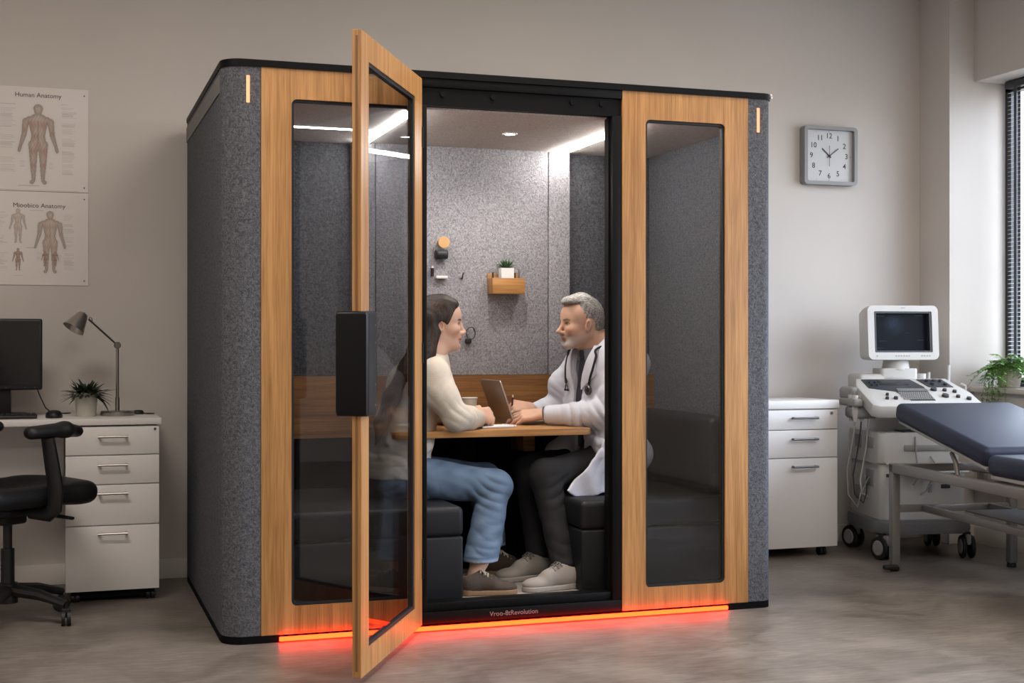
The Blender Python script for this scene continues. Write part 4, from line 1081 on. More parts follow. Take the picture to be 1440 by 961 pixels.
def head_prims(man, skin):
    """head in its own frame: x to the face, y to its left, z up, origin between the ears"""
    P = [U(ell((-.010, 0, .036), (.097, .076, .088)), .02, skin), U(ell((.030, 0, .042), (.060, .062, .056)), .03),
         U(ell((.030, 0, -.026), (.058, .056, .078)), .03)]
    jw = .056 if man else .046
    P += [U(rcone((-.008, s*jw, -.045), (.056, s*(.022 if man else .014), -.088), .020, .019 if man else .016), .03) for s in (-1, 1)]
    P += [U(ell((.073, 0, -.092), (.020, .024 if man else .018, .018)), .022)]
    P += [U(rcone((.078, s*.010, .019), (.060, s*.044, .019), .011 if man else .0065, .010 if man else .0085), .016) for s in (-1, 1)]
    P += [U(ell((.058, s*.040, -.022), (.026, .022, .020)), .025) for s in (-1, 1)]
    P += [S(ell((.096, s*.031, .002), (.014, .017, .0105)), .014) for s in (-1, 1)]
    P += [U(ell((.0705, s*.031, .002), (.0135, .0145, .0125)), .004) for s in (-1, 1)]
    P += [U(rcone((.0835, s*.021, .0085), (.0765, s*.044, .006), .0035, .003), .004) for s in (-1, 1)]
    tip = .121 if man else .1135
    P += [U(rcone((.083, 0, .014), (tip-.010, 0, -.030), .008, .0095), .012), U(ell((tip-.008, 0, -.033), (.011, .0105, .009)), .008)]
    P += [U(ell((.0945, s*.0125, -.0375), (.011, .007, .0075)), .007) for s in (-1, 1)]
    P += [S(ell((.102, s*.006, -.0455), (.005, .0028, .003)), .003) for s in (-1, 1)]
    P += [U(ell((.082, 0, -.055), (.013, .022, .014)), .014), U(ell((.0885, 0, -.0585), (.0095, .019, .0048)), .005), U(ell((.0870, 0, -.0685), (.0095, .017, .0055)), .005),
          S(rcone((.098, -.02, -.0632), (.098, .02, -.0632), .0022, .0022), .003)]
    P += [S(ell((.092, 0, -.079), (.008, .02, .005)), .010)]
    for s in (-1, 1):
        a = math.radians(12); R = np.array(((math.cos(a), 0, -math.sin(a)), (0, 1, 0), (math.sin(a), 0, math.cos(a))))
        R2 = np.array(((1, -s*.35, 0), (s*.35, 1, 0), (0, 0, 1)))
        P += [U(ell((-.002, s*.077, -.006), (.019, .011, .032), R@R2), .006), S(ell((.003, s*.0895, -.002), (.0115, .0095, .0215), R@R2), .004),
              U(ell((.009, s*.076, -.012), (.006, .005, .009)), .004)]
    nr = .054 if man else .047
    P += [U(rcone((-.022, 0, -.03), (-.085 if man else -.060, 0, -.20), nr, nr+.006, (0, 1, 0), .95), .03)]
    return P

def paint_head(q, c, man, brow, lip, iris, mask):
    x, y, z = q[:, 0], np.abs(q[:, 1]), q[:, 2]
    f = mask
    c = mix(c, f*.35*np.exp(-((x-.062)/.03)**2-((y-.042)/.022)**2-((z+.026)/.022)**2), (.62, .27, .19))       # cheeks
    c = mix(c, f*.35*np.exp(-((x-.106)/.014)**2-(y/.014)**2-((z+.033)/.012)**2), (.62, .28, .2))
    eh = .0034 if man else .0044
    c = mix(c, f*.55*sm(1.1, .5, ((x-.003)/.011)**2+((z+.002)/.020)**2)*(y > .066), (.34, .13, .09))  # inner ear painted darker and redder, shade of the hollow
    e = ((y-.031)/.0125)**2+((z-.0022)/eh)**2
    lash_socket = ((y-.032)/.0155)**2+((z-.0040)/.0078)**2
    fr = f*(x > .062)
    c = mix(c, fr*.75*(sm(1.25, .8, lash_socket))*(z > .0005), brow)
    c = mix(c, fr*.35*(sm(1.6, .8, lash_socket)), brow)  # brow tint spread round the lashes as painted eye socket shade
    c = mix(c, fr*sm(1.15, .85, e), (.44, .38, .34))
    c = mix(c, fr*sm(1.2, .8, ((y-.031)/.0056)**2+((z-.003)/.0056)**2)*(e < 1.1), iris)
    zb = .0185+.004*np.sin(np.clip((y-.012)/.036, 0, 1)*2.4)-.002*(y > .04)
    c = mix(c, fr*(.7 if man else .9)*sm(.0052, .0024, np.abs(z-zb))*sm(.010, .014, y)*sm(.052, .044, y), brow)
    lp = (y/.0225)**2+((z+.0630)/(.0105))**2
    c = mix(c, f*(x > .070)*.8*sm(1.1, .8, lp), lip)
    c = mix(c, f*(x > .070)*.8*sm(.0016, .0006, np.abs(z+.0632))*(y < .022), (.10, .03, .025))
    return c

def hand_prims(sgn, curl, spread=(.10, .02, -.06, -.14), thumb=((.02, .030, -.008), (.052, .050, -.018), (.080, .052, -.024)), skin=None, k=.004, size=1.0):
    """hand frame: x to the fingertips, y*sgn to the thumb, z = back of the hand; origin at the wrist"""
    P = []; kn = ((.088, .028), (.092, .009), (.087, -.011), (.078, -.029)); ln = ((.044, .026, .021), (.048, .030, .022), (.044, .027, .021), (.034, .021, .019))
    tips = []
    for i, (kx, ky) in enumerate(kn):
        P.append(U(rcone((.005, ky*.62*sgn, 0), (kx, ky*sgn, .0), .0155, .0125, (0, 0, 1), 1), .012, skin))
    P.append(U(ell((.045, 0, -.004), (.045, .034, .014)), .012)); P.append(U(ell((.028, .022*sgn, -.010), (.03, .016, .016)), .012))
    P.append(U(rcone((-.06, 0, 0), (.008, 0, 0), .027, .0245, (0, 0, 1), 1.18), .015))
    for i, (kx, ky) in enumerate(kn):
        p = np.array((kx, ky*sgn, .0)); a = 0; r = (.0098, .0086, .0078, .0068) if i < 3 else (.0086, .0076, .0068, .0060)
        for j in range(3):
            a += curl[i][j]; d = np.array((math.cos(a)*math.cos(spread[i]), math.cos(a)*math.sin(spread[i])*sgn, -math.sin(a)))
            n = p+d*ln[i][j]; P.append(U(rcone(tuple(p), tuple(n), r[j], r[j+1]), k if j else .006, skin)); p = n
        tips.append(p)
    t = [np.array((a, b*sgn, c)) for a, b, c in thumb]
    for j, (ra, rb) in enumerate(((.0135, .0115), (.0112, .0088))):
        P.append(U(rcone(tuple(t[j]), tuple(t[j+1]), ra, rb), .006 if j == 0 else .004, skin))
    return P
def frame(xd, zd):
    x = np.array(xd, float); x /= np.linalg.norm(x); z = np.array(zd, float); z -= x*(z@x); z /= np.linalg.norm(z)
    return np.stack([x, np.cross(z, x), z], 1)
def yaw(a):
    c, s = math.cos(a), math.sin(a); return np.array(((c, -s, 0), (s, c, 0), (0, 0, 1)))
def curl(a, b, c): return tuple(math.radians(v) for v in (a, b, c))

M_skin = painted('skin', .5, sss=.12, spec=.35)
def nz(sc, amp, seed=0., st=(1, 1, 1)):
    st = np.array(st, np.float32)*sc
    def f(p):
        q = p*st+seed
        return amp*(np.sin(q[:, 0]+1.7*np.sin(q[:, 1]*.8+q[:, 2]*.5))*np.sin(q[:, 1]*1.1+1.3*np.sin(q[:, 2]*.9))+.5*np.sin(q[:, 2]*1.9+q[:, 0]*1.2+2*np.sin(q[:, 1])))
    return f

def wrk(c, axis, lam, amp, rad, seed=0.):
    c = np.array(c, np.float32); a = np.array(axis, np.float32); a = a/np.linalg.norm(a); kk = 2*PI/lam
    o1 = np.cross(a, (.3, .5, .8)); o1 = (o1/np.linalg.norm(o1)).astype(np.float32)
    def f(p):
        q = p-c; u = q@a; v = q@o1
        ph = kk*u+1.6*np.sin(v*38+seed)+.9*np.sin(u*21+seed*2)
        return -amp*np.exp(-((q*q).sum(1))/(rad*rad))*(np.abs(np.sin(ph*.5))**.7*2-1)*(.6+.4*np.sin(v*25+u*17+seed))
    return f
def dsum(*fs):
    return lambda p: sum(f(p) for f in fs)

def shoe(parent, name, o, ang, L, mats, world_label, lift=0, dark=False):
    """o = heel point on the floor; ang = toe direction"""
    s = L/.27; R = yaw(ang); p = []
    up = [U(ell((.045, 0, .05), (.050, .037, .048)), .01), U(rcone((.05, 0, .055), (.150, 0, .042), .038, .033, (0, 0, 1), 1), .03), U(ell((.205, 0, .028), (.064, .042, .029)), .03),
          U(rcone((.075, 0, .092), (.150, 0, .062), .024, .022), .03), U(ell((.0, 0, .075), (.013, .022, .034)), .015),
          S(ell((.046, 0, .122), (.046, .030, .046)), .006), S(half((0, 0, 1), .018), .004)]
    up = [(op, (lambda f: (lambda q: f(q/s)*s))(f), k, c) for op, f, k, c in up]
    up = xform(up, R, o); lo = np.array(o)-.34; hi = np.array(o)+.34; hi[2] = o[2]+.16; lo[2] = o[2]-.02
    sh = sdf_obj(name, up, lo, hi, .0035, mats[0], parent)
    def sole(q):
        d2 = np.minimum(np.linalg.norm((q[:, :2]-np.array((.045, 0)))*np.array((1, 1.08)), axis=1)-.043, np.linalg.norm((q[:, :2]-np.array((.212, 0)))*np.array((.82, 1)), axis=1)-.047)
        t = np.clip((q[:, 0]-.045)/.167, 0, 1); d2 = np.minimum(d2, np.abs(q[:, 1])-(.039+.008*t)+np.where((q[:, 0] < .045) | (q[:, 0] > .212), 9, 0))
        zt = .022+.010*np.clip((.09-q[:, 0])/.09, 0, 1)
        return np.maximum(d2, np.maximum(-q[:, 2]+.0, q[:, 2]-zt))
    sdf_obj('sole', xform([U(lambda q: sole(q/s)*s)], R, o), lo, hi, .004, mats[1], sh)
    b = B()
    for i in range(5):
        u = i/4; x = .095+.065*u; z = .113-.036*u
        for sg in (-1, 1): tube(b, [(x*s, sg*.026*s, (z-.013)*s), (x*s+.004, sg*.012*s, (z-.001)*s), (x*s+.014*s, -sg*.010*s, (z-.007)*s)], .0034, 6)
    if not dark:
        pass
    for sg in (-1, 1): tube(b, [(.094*s, 0, .111*s), (.102*s, sg*.020*s, .113*s), (.120*s, sg*.034*s, .094*s), (.110*s, sg*.018*s, .103*s)], .003, 6)
    M = Matrix(R.tolist()).to_4x4(); M.translation = Vector(o); b.transform(M)
    obj('laces', b, mats[2], sh, True, 60)
    return sh

def make_woman():
    skin = (.60, .37, .265); HO = (1.578, 5.645, 1.218); RH = yaw(math.radians(-13))
    FL = .098
    body = xform(head_prims(False, skin), RH, HO)
    body += [U(rcone((1.545, 5.66, 1.09), (1.50, 5.66, 1.0), .06, .09, (0, 1, 0), .6), .05), U(rcone((1.50, 5.66, .98), (1.42, 5.66, .75), .095, .09, (0, 1, 0), .72), .05), U(rcone((1.42, 5.66, .75), (1.375, 5.66, .61), .09, .105, (0, 1, 0), .78), .05)]
    SN, EN, WN = (1.520, 5.49, 1.000), (1.596, 5.445, .822), (1.735, 5.60, .808)
    SF, EF, WF = (1.55, 5.83, 1.015), (1.66, 5.90, .825), (1.755, 5.76, .808)
    for a, b_, c in ((SN, EN, WN), (SF, EF, WF)): body += chain((a, b_, c), (.045, .036, .024), .03)
    hn = xform(hand_prims(1, [curl(40, 58, 32), curl(46, 60, 34), curl(52, 60, 34), curl(58, 60, 34)], thumb=((.02, .030, -.006), (.050, .046, -.014), (.074, .040, -.030)), k=.0025, size=.9), frame((.76, .52, -.02), (.42, -.70, .50)), (1.742, 5.607, .822))
    hf = xform(hand_prims(-1, [curl(35, 45, 30), curl(40, 50, 30), curl(46, 50, 30), curl(52, 52, 30)], thumb=((.02, .030, .002), (.050, .042, .004), (.076, .034, .0))), frame((.66, -.58, .02), (.25, .45, .80)), (1.748, 5.765, .822))
    body += [(o_, f, k, skin) for o_, f, k, c in hn+hf]
    legs = (((1.375, 5.56, .570), (1.778, 5.478, .524), (1.668, 5.340, .24), (1.622, 5.318, .128)), ((1.39, 5.77, .570), (1.83, 5.79, .524), (1.835, 5.73, .19), (1.83, 5.725, .128)))
    for L in legs: body += chain(L, (.060, .040, .034, .031), .03)
    for (x, y) in ((1.625, 5.318), (1.83, 5.725)): body += [U(rcone((x, y, .135), (x+.08, y-.008, .128), .028, .016), .03)]
    def paint(p, c):
        q = (p-np.array(HO, np.float32))@RH.astype(np.float32)
        m = (np.linalg.norm(q, axis=1) < .16).astype(float)
        c = paint_head(q, c, False, (.035, .022, .016), (.40, .11, .09), (.05, .03, .02), m)
        return c
    w = sdf_obj('person', body, (1.22, 5.25, .06), (2.0, 6.02, 1.38), .0029, M_skin, None, loc=(1.40, 5.66, FL), paint=paint, base=skin)
    tag(w, 'person with long brown hair in a cream sweater and blue jeans, hands clasped', 'person', 'people seated in the booth')
    # --- sweater
    M_knit = mat('cream_knit', lin(196, 185, 170), .95, spec=.1, bump=.35, bscale=420, var=.04, vscale=25)
    kw = (1, 0, 0)
    sw = [U(rcone((1.384, 5.66, .575), (1.42, 5.66, .76), .146, .122, (0, 1, 0), .78), .04), U(rcone((1.42, 5.66, .76), (1.485, 5.66, .95), .122, .120, (0, 1, 0), .73), .05),
          U(rcone((1.485, 5.66, .95), (1.535, 5.66, 1.045), .118, .075, (0, 1, 0), .55), .05), U(rcone((1.520, 5.51, 1.008), (1.540, 5.81, 1.008), .052, .052), .05),
          U(ell((1.565, 5.60, .925), (.07, .07, .075)), .06), U(ell((1.57, 5.73, .925), (.07, .07, .075)), .06),
          U(rcone((1.548, 5.66, 1.05), (1.562, 5.66, 1.098), .072, .060, (0, 1, 0), .9), .03), S(rcone((1.552, 5.66, 1.0), (1.585, 5.655, 1.16), .050, .056), .006)]
    sw += chain((SN, (1.545, 5.462, .91), EN), (.062, .060, .056), .035) + chain((EN, (1.675, 5.53, .815), (1.722, 5.585, .810)), (.055, .047, .042), .03)
    sw += [U(rcone((1.716, 5.579, .810), (1.738, 5.602, .810), .043, .040), .006), S(rcone((1.742, 5.608, .81), (1.80, 5.67, .81), .030, .04), .004)]
    sw += chain((SF, (1.60, 5.87, .92), EF), (.062, .058, .054), .035) + chain((EF, (1.72, 5.80, .815), (1.748, 5.77, .81)), (.052, .044, .04), .03) + [S(rcone((1.755, 5.758, .81), (1.80, 5.70, .81), .029, .04), .004)]
    # folds: at the elbow, under the arm, along the back
    for a, b_ in (((1.30, 5.54, .66), (1.45, 5.50, .74)), ((1.32, 5.51, .72), (1.47, 5.50, .83)), ((1.40, 5.52, .64), (1.50, 5.53, .70)), ((1.36, 5.53, .80), (1.48, 5.52, .93)), ((1.28, 5.58, .63), (1.38, 5.51, .645))):
        sw.append(U(rcone(a, b_, .010, .007), .035))
    sw.append(U(rcone((1.384, 5.66, .572), (1.385, 5.66, .590), .148, .1475, (0, 1, 0), .78), .006))
    sw.append(S(half((0, 0, 1), .562), .008))
    d1 = dsum(nz(24, .0016, 1.0, (1, 1, .8)), wrk((1.60, 5.41, .84), (.55, .3, .75), .034, .0030, .075, 1.), wrk((1.68, 5.50, .80), (1, .8, .1), .026, .0030, .06, 2.), wrk((1.53, 5.44, .95), (-.9, 0, .6), .045, .0018, .09, 3.), wrk((1.40, 5.54, .70), (.3, 0, 1), .055, .0045, .13, 4.), wrk((1.33, 5.53, .63), (.2, 0, 1), .03, .003, .09, 5.), wrk((1.44, 5.52, .90), (.8, 0, .6), .05, .0035, .11, 6.))
    sdf_obj('sweater', sw, (1.20, 5.34, .56), (1.80, 6.0, 1.14), .0052, M_knit, w, disp=d1)
    # --- jeans
    def denim(p, c):
        v = .5+.5*np.sin(p[:, 0]*60+2*np.sin(p[:, 2]*45))*np.sin(p[:, 2]*50+p[:, 1]*30)
        c = mix(c, .4*v, lin(118, 137, 160)); hem = np.exp(-((p[:, 2]-.238)/.006)**2); c = mix(c, .5*hem, lin(176, 190, 208))
        for zc in (.252,): c = mix(c, .6*np.exp(-((p[:, 2]-zc)/.003)**2), lin(60, 80, 110))
        return c
    je = [U(rcone((1.372, 5.60, .590), (1.375, 5.74, .590), .104, .104), .03)]
    for i, L in enumerate(legs):
        k_ = L[1]; a = L[2]
        hip = (1.385, 5.575 if i == 0 else 5.755, .572)
        je += [U(rcone(hip, k_, .098, .068), .03), U(rcone(k_, (a[0], a[1], .225), .066, .073), .03), U(ell((k_[0]+.012, k_[1], k_[2]), (.062, .06, .064)), .02)]
    for a, b_ in (((1.70, 5.36, .38), (1.76, 5.37, .30)), ((1.66, 5.34, .30), (1.72, 5.31, .22))):
        je.append(U(rcone(a, b_, .008, .005), .03))
    je.append(S(half((0, 0, 1), .232), .004))
    M_den = painted('blue_denim', .9, spec=.15, bump=.3, bscale=500)
    sdf_obj('jeans', je, (1.22, 5.24, .14), (1.96, 5.92, .74), .0055, M_den, w, disp=dsum(nz(30, .0016, 3.), wrk((1.725, 5.42, .49), (.6, 0, 1), .036, .0055, .085, 1.), wrk((1.69, 5.36, .33), (.3, 0, 1), .06, .0035, .12, 2.), wrk((1.67, 5.30, .29), (0, 0, 1), .03, .003, .07, 3.), wrk((1.45, 5.48, .60), (1, 0, .5), .045, .004, .12, 4.), wrk((1.35, 5.48, .58), (1, 0, -.4), .03, .003, .08, 5.)), paint=denim, base=lin(86, 104, 126))
    # --- hair
    hs = [U(ell((-.014, 0, .038), (.105, .086, .096)), .02), U(ell((-.055, 0, .0), (.068, .078, .085)), .04), U(rcone((.02, .0, .098), (.058, .010, .088), .026, .022, (0, 1, 0), .45), .03)]
    hs += [S(lambda q: -(q[:, 0]-.032-.60*(q[:, 2]+.006)), .010), S(rcone((.002, -.14, -.014), (.002, -.050, -.014), .029, .029), .006), S(lambda q: -np.minimum(q[:, 0]+.004, -.006-q[:, 2]), .008),
           S(rcone((.03, -.2, -.06), (.03, .2, -.06), .05, .05), .012)]
    hs = xform(hs, RH, HO)
    lat = (0, 1, 0)
    hs += chain(((1.512, 5.635, 1.235), (1.488, 5.612, 1.13), (1.420, 5.570, 1.03), (1.338, 5.545, .91), (1.290, 5.535, .80), (1.268, 5.53, .71)), (.060, .048, .038, .031, .024, .004), .03, None, lat, .74)
    hs += [U(rcone((1.540, 5.572, 1.185), (1.498, 5.555, 1.09), .020, .030), .03), U(rcone((1.498, 5.555, 1.09), (1.415, 5.525, 1.0), .030, .028), .03)]
    hs += [U(rcone((1.60, 5.725, 1.18), (1.63, 5.745, 1.06), .022, .020), .02), U(rcone((1.63, 5.745, 1.06), (1.645, 5.74, .98), .020, .006), .02)]
    hs += [S(rcone((1.552, 5.66, .95), (1.570, 5.655, 1.15), .049, .050), .01)]
    def strands(p):
        u = p[:, 1]*260+p[:, 0]*70+6*np.sin(p[:, 2]*14)+3*np.sin(p[:, 0]*33)
        return .0005*np.sin(u)+.0004*np.sin(u*.43+2)
    def hp(p, c):
        u = p[:, 1]*330+p[:, 0]*90+6*np.sin(p[:, 2]*14)+3*np.sin(p[:, 0]*33)
        c = mix(c, .55*(.5+.5*np.sin(u*.5))*(.5+.5*np.sin(u*.21+1)), (.060, .038, .026))
        return mix(c, .5*sm(1.0, .75, p[:, 2]), (.19, .13, .095))
    sdf_obj('hair', hs, (1.24, 5.46, .66), (1.70, 5.80, 1.37), .0038, painted('brown_hair', .5, spec=.2, stripe=(120, 330, 16)), w, disp=strands, paint=hp, base=(.030, .019, .014))
    ms = [mat('brown_suede', lin(66, 53, 44), .8, bump=.3, bscale=300), mat('tan_sole', lin(128, 100, 74), .7), mat('tan_laces', lin(200, 190, 176), .8)]
    shoe(w, 'shoe', (1.568, 5.318, FL), math.radians(-7), .248, ms, '', dark=True)
    shoe(w, 'shoe', (1.785, 5.725, FL), math.radians(2), .265, ms, '', dark=True)
    return w

def make_doctor():
    skin = (.56, .335, .235); HO = (2.262, 5.70, 1.222); RH = yaw(math.radians(184)); FL = .098
    ta = math.radians(180+15); RT = yaw(ta); TO = np.array((2.392, 5.715, .028))
    def L(x, y, z): return tuple(TO+RT@np.array((x, y, z)))
    latd = tuple(RT@np.array((0, 1., 0)))
    body = xform(head_prims(True, skin), RH, HO)
    body += [U(rcone(L(.035, 0, 1.10), L(.01, 0, 1.0), .065, .10, latd, .6), .05), U(rcone(L(.01, 0, .98), L(-.01, 0, .76), .105, .10, latd, .68), .05), U(rcone(L(-.01, 0, .76), L(-.02, 0, .62), .10, .105, latd, .72), .05)]
    SN, EN, WN = L(-.005, .20, 1.015), (2.325, 5.515, .822), (2.105, 5.715, .812)
    SF, EF, WF = L(.010, -.176, 1.012), (2.262, 5.965, .84), (2.118, 5.935, .822)
    for a, b_, c in ((SN, EN, WN), (SF, EF, WF)): body += chain((a, b_, c), (.052, .042, .027), .03)
    # left hand rests on the keyboard, right hand holds the pen
    hn = xform(hand_prims(-1, [curl(16, 18, 12), curl(18, 20, 14), curl(22, 22, 14), curl(26, 24, 14)], spread=(.08, .02, -.05, -.12), thumb=((.02, .030, -.012), (.052, .048, -.022), (.082, .046, -.030)), k=.0025), frame((-.86, .46, -.10), (-.20, -.50, .88)), (2.085, 5.735, .816))
    RF, WFo = frame((-.86, -.14, .10), (.25, -.66, .70)), np.array((2.100, 5.93, .832))
    hf = xform(hand_prims(1, [curl(42, 48, 30), curl(52, 62, 35), curl(60, 66, 35), curl(66, 66, 35)], thumb=((.02, .030, -.010), (.056, .040, -.030), (.086, .030, -.040))), RF, WFo)
    body += [(o_, f, k, skin) for o_, f, k, c in hn+hf]
    legs = (((2.33, 5.60, .59), (2.02, 5.515, .560), (2.045, 5.365, .19), (2.055, 5.355, .14)), ((2.36, 5.82, .59), (2.045, 5.80, .555), (2.02, 5.62, .19), (2.03, 5.61, .14)))
    for G in legs: body += chain(G, (.060, .042, .036, .033), .03)
    for (x, y) in ((2.055, 5.355), (2.03, 5.61)): body += [U(rcone((x, y, .14), (x-.10, y-.02, .128), .032, .02), .03)]
    def paint(p, c):
        q = (p-np.array(HO, np.float32))@RH.astype(np.float32); x, y, z = q[:, 0], np.abs(q[:, 1]), q[:, 2]
        m = (np.linalg.norm(q, axis=1) < .165).astype(float)
        # grey beard: jaw line, chin and moustache
        edge = -.020-.30*np.clip(x, -.02, .09)-.010*np.sin(np.clip(x/.08, 0, 1)*PI)
        n = .5+.5*np.sin(q[:, 0]*900+4*np.sin(q[:, 2]*500))*np.sin(q[:, 2]*700+q[:, 1]*800)
        bd = m*sm(.006, -.010, z-edge)*sm(-.135, -.115, z-.25*np.clip(x-.03, -.1, 0)*0)*sm(-.016, .004, x)
        bd *= 1-sm(1.25, .75, (y/.023)**2+((z+.063)/.0125)**2)*(x > .06)
        bd = np.maximum(bd, m*(x > .07)*sm(.0065, .003, np.abs(z+.0505-.10*np.clip(y-.01, 0, .03)*0))*sm(.034, .024, y))
        bd *= 1-.8*sm(-.085, -.10, z)*sm(.05, .03, x)
        c = paint_head(q, c, True, (.07, .05, .04), (.36, .15, .12), (.03, .02, .015), m)
        ch = sm(.045, .075, x)*sm(-.07, -.085, z)
        c = mix(c, .85*bd*(.6+.4*n)*(.6+.4*sm(.0, .07, x)), (.30, .265, .24))
        c = mix(c, .75*bd*ch*(.5+.5*n), (.56, .53, .50))
        c = mix(c, .5*bd*(z > -.056)*(x > .07), (.16, .12, .10))
        c = mix(c, .25*m*sm(.06, .03, x)*sm(.02, -.03, z)*sm(-.10, -.03, z), (.30, .19, .14))
        c = mix(c, ((p[:, 2] < .30) & (p[:, 2] > .05)).astype(float)*(p[:, 0] > 1.9), (.012, .012, .013))
        return c
    d = sdf_obj('person', body, (1.84, 5.26, .06), (2.62, 6.10, 1.40), .0029, M_skin, None, loc=(2.35, 5.70, FL), paint=paint, base=skin)
    tag(d, 'grey-haired bearded person in a white coat seated behind the open laptop', 'person', 'people seated in the booth')
    # --- shirt and tie
    M_shirt = mat('grey_blue_shirt', lin(96, 96, 110), .8); M_tie = mat('dark_tie', lin(40, 43, 50), .7)
    Lq = lambda p: (p-TO.astype(np.float32))@RT.astype(np.float32)
    sh = [U(rcone(L(.026, 0, .86), L(.024, 0, 1.0), .112, .108, latd, .64), .04), U(rcone(L(.010, 0, .62), L(.026, 0, .86), .118, .112, latd, .68), .04), U(rcone(L(.03, 0, 1.0), L(.038, 0, 1.07), .10, .066, latd, .75), .04),
          U(rcone(L(.046, 0, 1.045), L(.020, 0, 1.128), .075, .067), .015), S(rcone(L(.05, 0, 1.05), L(.072, 0, 1.20), .060, .070), .004), S(lambda p: -(Lq(p)[:, 2]-(1.112-.45*(Lq(p)[:, 0]-.03))), .004)]
    sdf_obj('shirt', sh, np.array(L(0, 0, .58))-np.array((.3, .3, 0)), np.array(L(0, 0, 1.15))+np.array((.3, .3, 0)), .0055, M_shirt, d)
    def front(y, z, prims, off=.003):
        o = np.array([L(.34-.0015*i, y, z) for i in range(200)], np.float32); v = ev(prims, o)
        i = np.argmax(v < off); return np.array(L(.34-.0015*i, y, z))
    b = B(); tt = bmesh.new(); prev = None
    for i, z in enumerate(np.linspace(1.062, .64, 16)):
        w_ = .017 if i < 2 else .013+.020*min(1, (i-1)/9)
        c0 = front(0, z, sh, .006); off = RT@np.array((.008, 0, 0))
        r = []
        for s_ in (-1, 0, 1):
            p = c0+RT@np.array((.004*(1-abs(s_)), s_*w_, 0)); r.append(tt.verts.new(p))
        for s_ in (1, -1):
            p = c0+RT@np.array((-.014, s_*w_, 0)); r.append(tt.verts.new(p))
        if prev:
            for k in range(5): tt.faces.new((prev[k], prev[(k+1) % 5], r[(k+1) % 5], r[k]))
        else: tt.faces.new(r)
        prev = r
    tt.faces.new(prev[::-1]); join(b, tt); c0 = front(0, 1.062, sh, .009)
    lathe(b, [(0, -.02), (.014, -.018), (.02, .008), (.016, .016), (0, .018)], n=14, M=Matrix.Translation(c0))
    obj('tie', b, M_tie, d, True, 50)
    b = B(); tt = bmesh.new(); prev = None
    for i, a in enumerate(np.linspace(math.radians(16), math.radians(344), 34)):
        bk = (1-math.cos(a))/2; zb = 1.058+.045*bk; h = .052-.012*bk
        def nk(z, r):
            f = (1.192-z)/.170; return (2.284+.063*f-r*math.cos(a+.26), 5.70-r*math.sin(a+.26), z)
        r = [tt.verts.new(nk(zb, .079)), tt.verts.new(nk(zb+h, .0655)), tt.verts.new(nk(zb+h, .0625)), tt.verts.new(nk(zb, .074))]
        if prev:
            for k in range(4): tt.faces.new((prev[k], prev[(k+1) % 4], r[(k+1) % 4], r[k]))
        else: tt.faces.new(r)
        prev = r
    tt.faces.new(prev[::-1]); join(b, tt)
    obj('shirt_collar', b, mat('lilac_grey_collar', lin(122, 120, 134), .8), d, True, 40, 'paler grey shirt collar')
    # --- trousers
    M_tr = mat('black_trousers', lin(24, 24, 27), .85, bump=.2, bscale=300)
    tr = [U(rcone((2.36, 5.63, .605), (2.38, 5.80, .605), .112, .112), .03)]
    for i, G in enumerate(legs): tr += [U(rcone((2.34, G[0][1], .592), G[1], .09, .070), .03), U(rcone(G[1], (G[2][0]+.005, G[2][1], .19), .066, .052), .03)]
    tr.append(S(half((0, 0, 1), .192), .004))
    sdf_obj('trousers', tr, (1.88, 5.28, .14), (2.52, 5.96, .74), .006, M_tr, d, disp=dsum(nz(28, .0018, 5.), wrk((2.07, 5.44, .50), (-.6, 0, 1), .04, .005, .09, 2.), wrk((2.02, 5.40, .30), (0, 0, 1), .06, .003, .12, 4.)))
    # --- coat
    M_coat = mat('white_coat', lin(198, 199, 208), .85, spec=.2, bump=.08, bscale=300)
    ct = [U(rcone(L(.015, 0, .80), L(.022, 0, 1.0), .142, .138, latd, .66), .04), U(rcone(L(.0, 0, .58), L(.015, 0, .80), .150, .142, latd, .66), .04), U(rcone(L(.015, 0, 1.0), L(.030, 0, 1.075), .125, .075, latd, .62), .05),
          U(rcone(L(-.005, .175, 1.025), L(.010, -.158, 1.026), .055, .055), .05)]
    ct += [U(rcone(L(.028, 0, 1.07), L(.036, 0, 1.125), .088, .073), .02), S(rcone(L(.042, 0, 1.05), L(.075, 0, 1.20), .066, .080), .004)]
    # V opening: carve the front centre
    Lop = lambda p: (p-TO.astype(np.float32))@RT.astype(np.float32)
    def vcut(p):
        q = Lop(p); z = q[:, 2]; w_ = .032+.046*np.clip((z-.95)/.16, 0, 1)-.004*np.clip((.92-z)/.3, 0, 1)
        return np.maximum(np.abs(q[:, 1]+.004)-w_, np.maximum(.075-q[:, 0], -(z-.30)))
    ct += [S(vcut, .006)]
    # skirts over the thighs, hanging beside the seat
    ct += [U(rcone(L(.03, -.145, .64), L(.15, -.165, .60), .085, .065), .03)]
    hem = np.array(((2.285, .73), (2.245, .66), (2.185, .595), (2.088, .50), (2.10, .487), (2.137, .468), (2.19, .471), (2.25, .486), (2.31, .491), (2.45, .495), (2.47, .73)), np.float32)
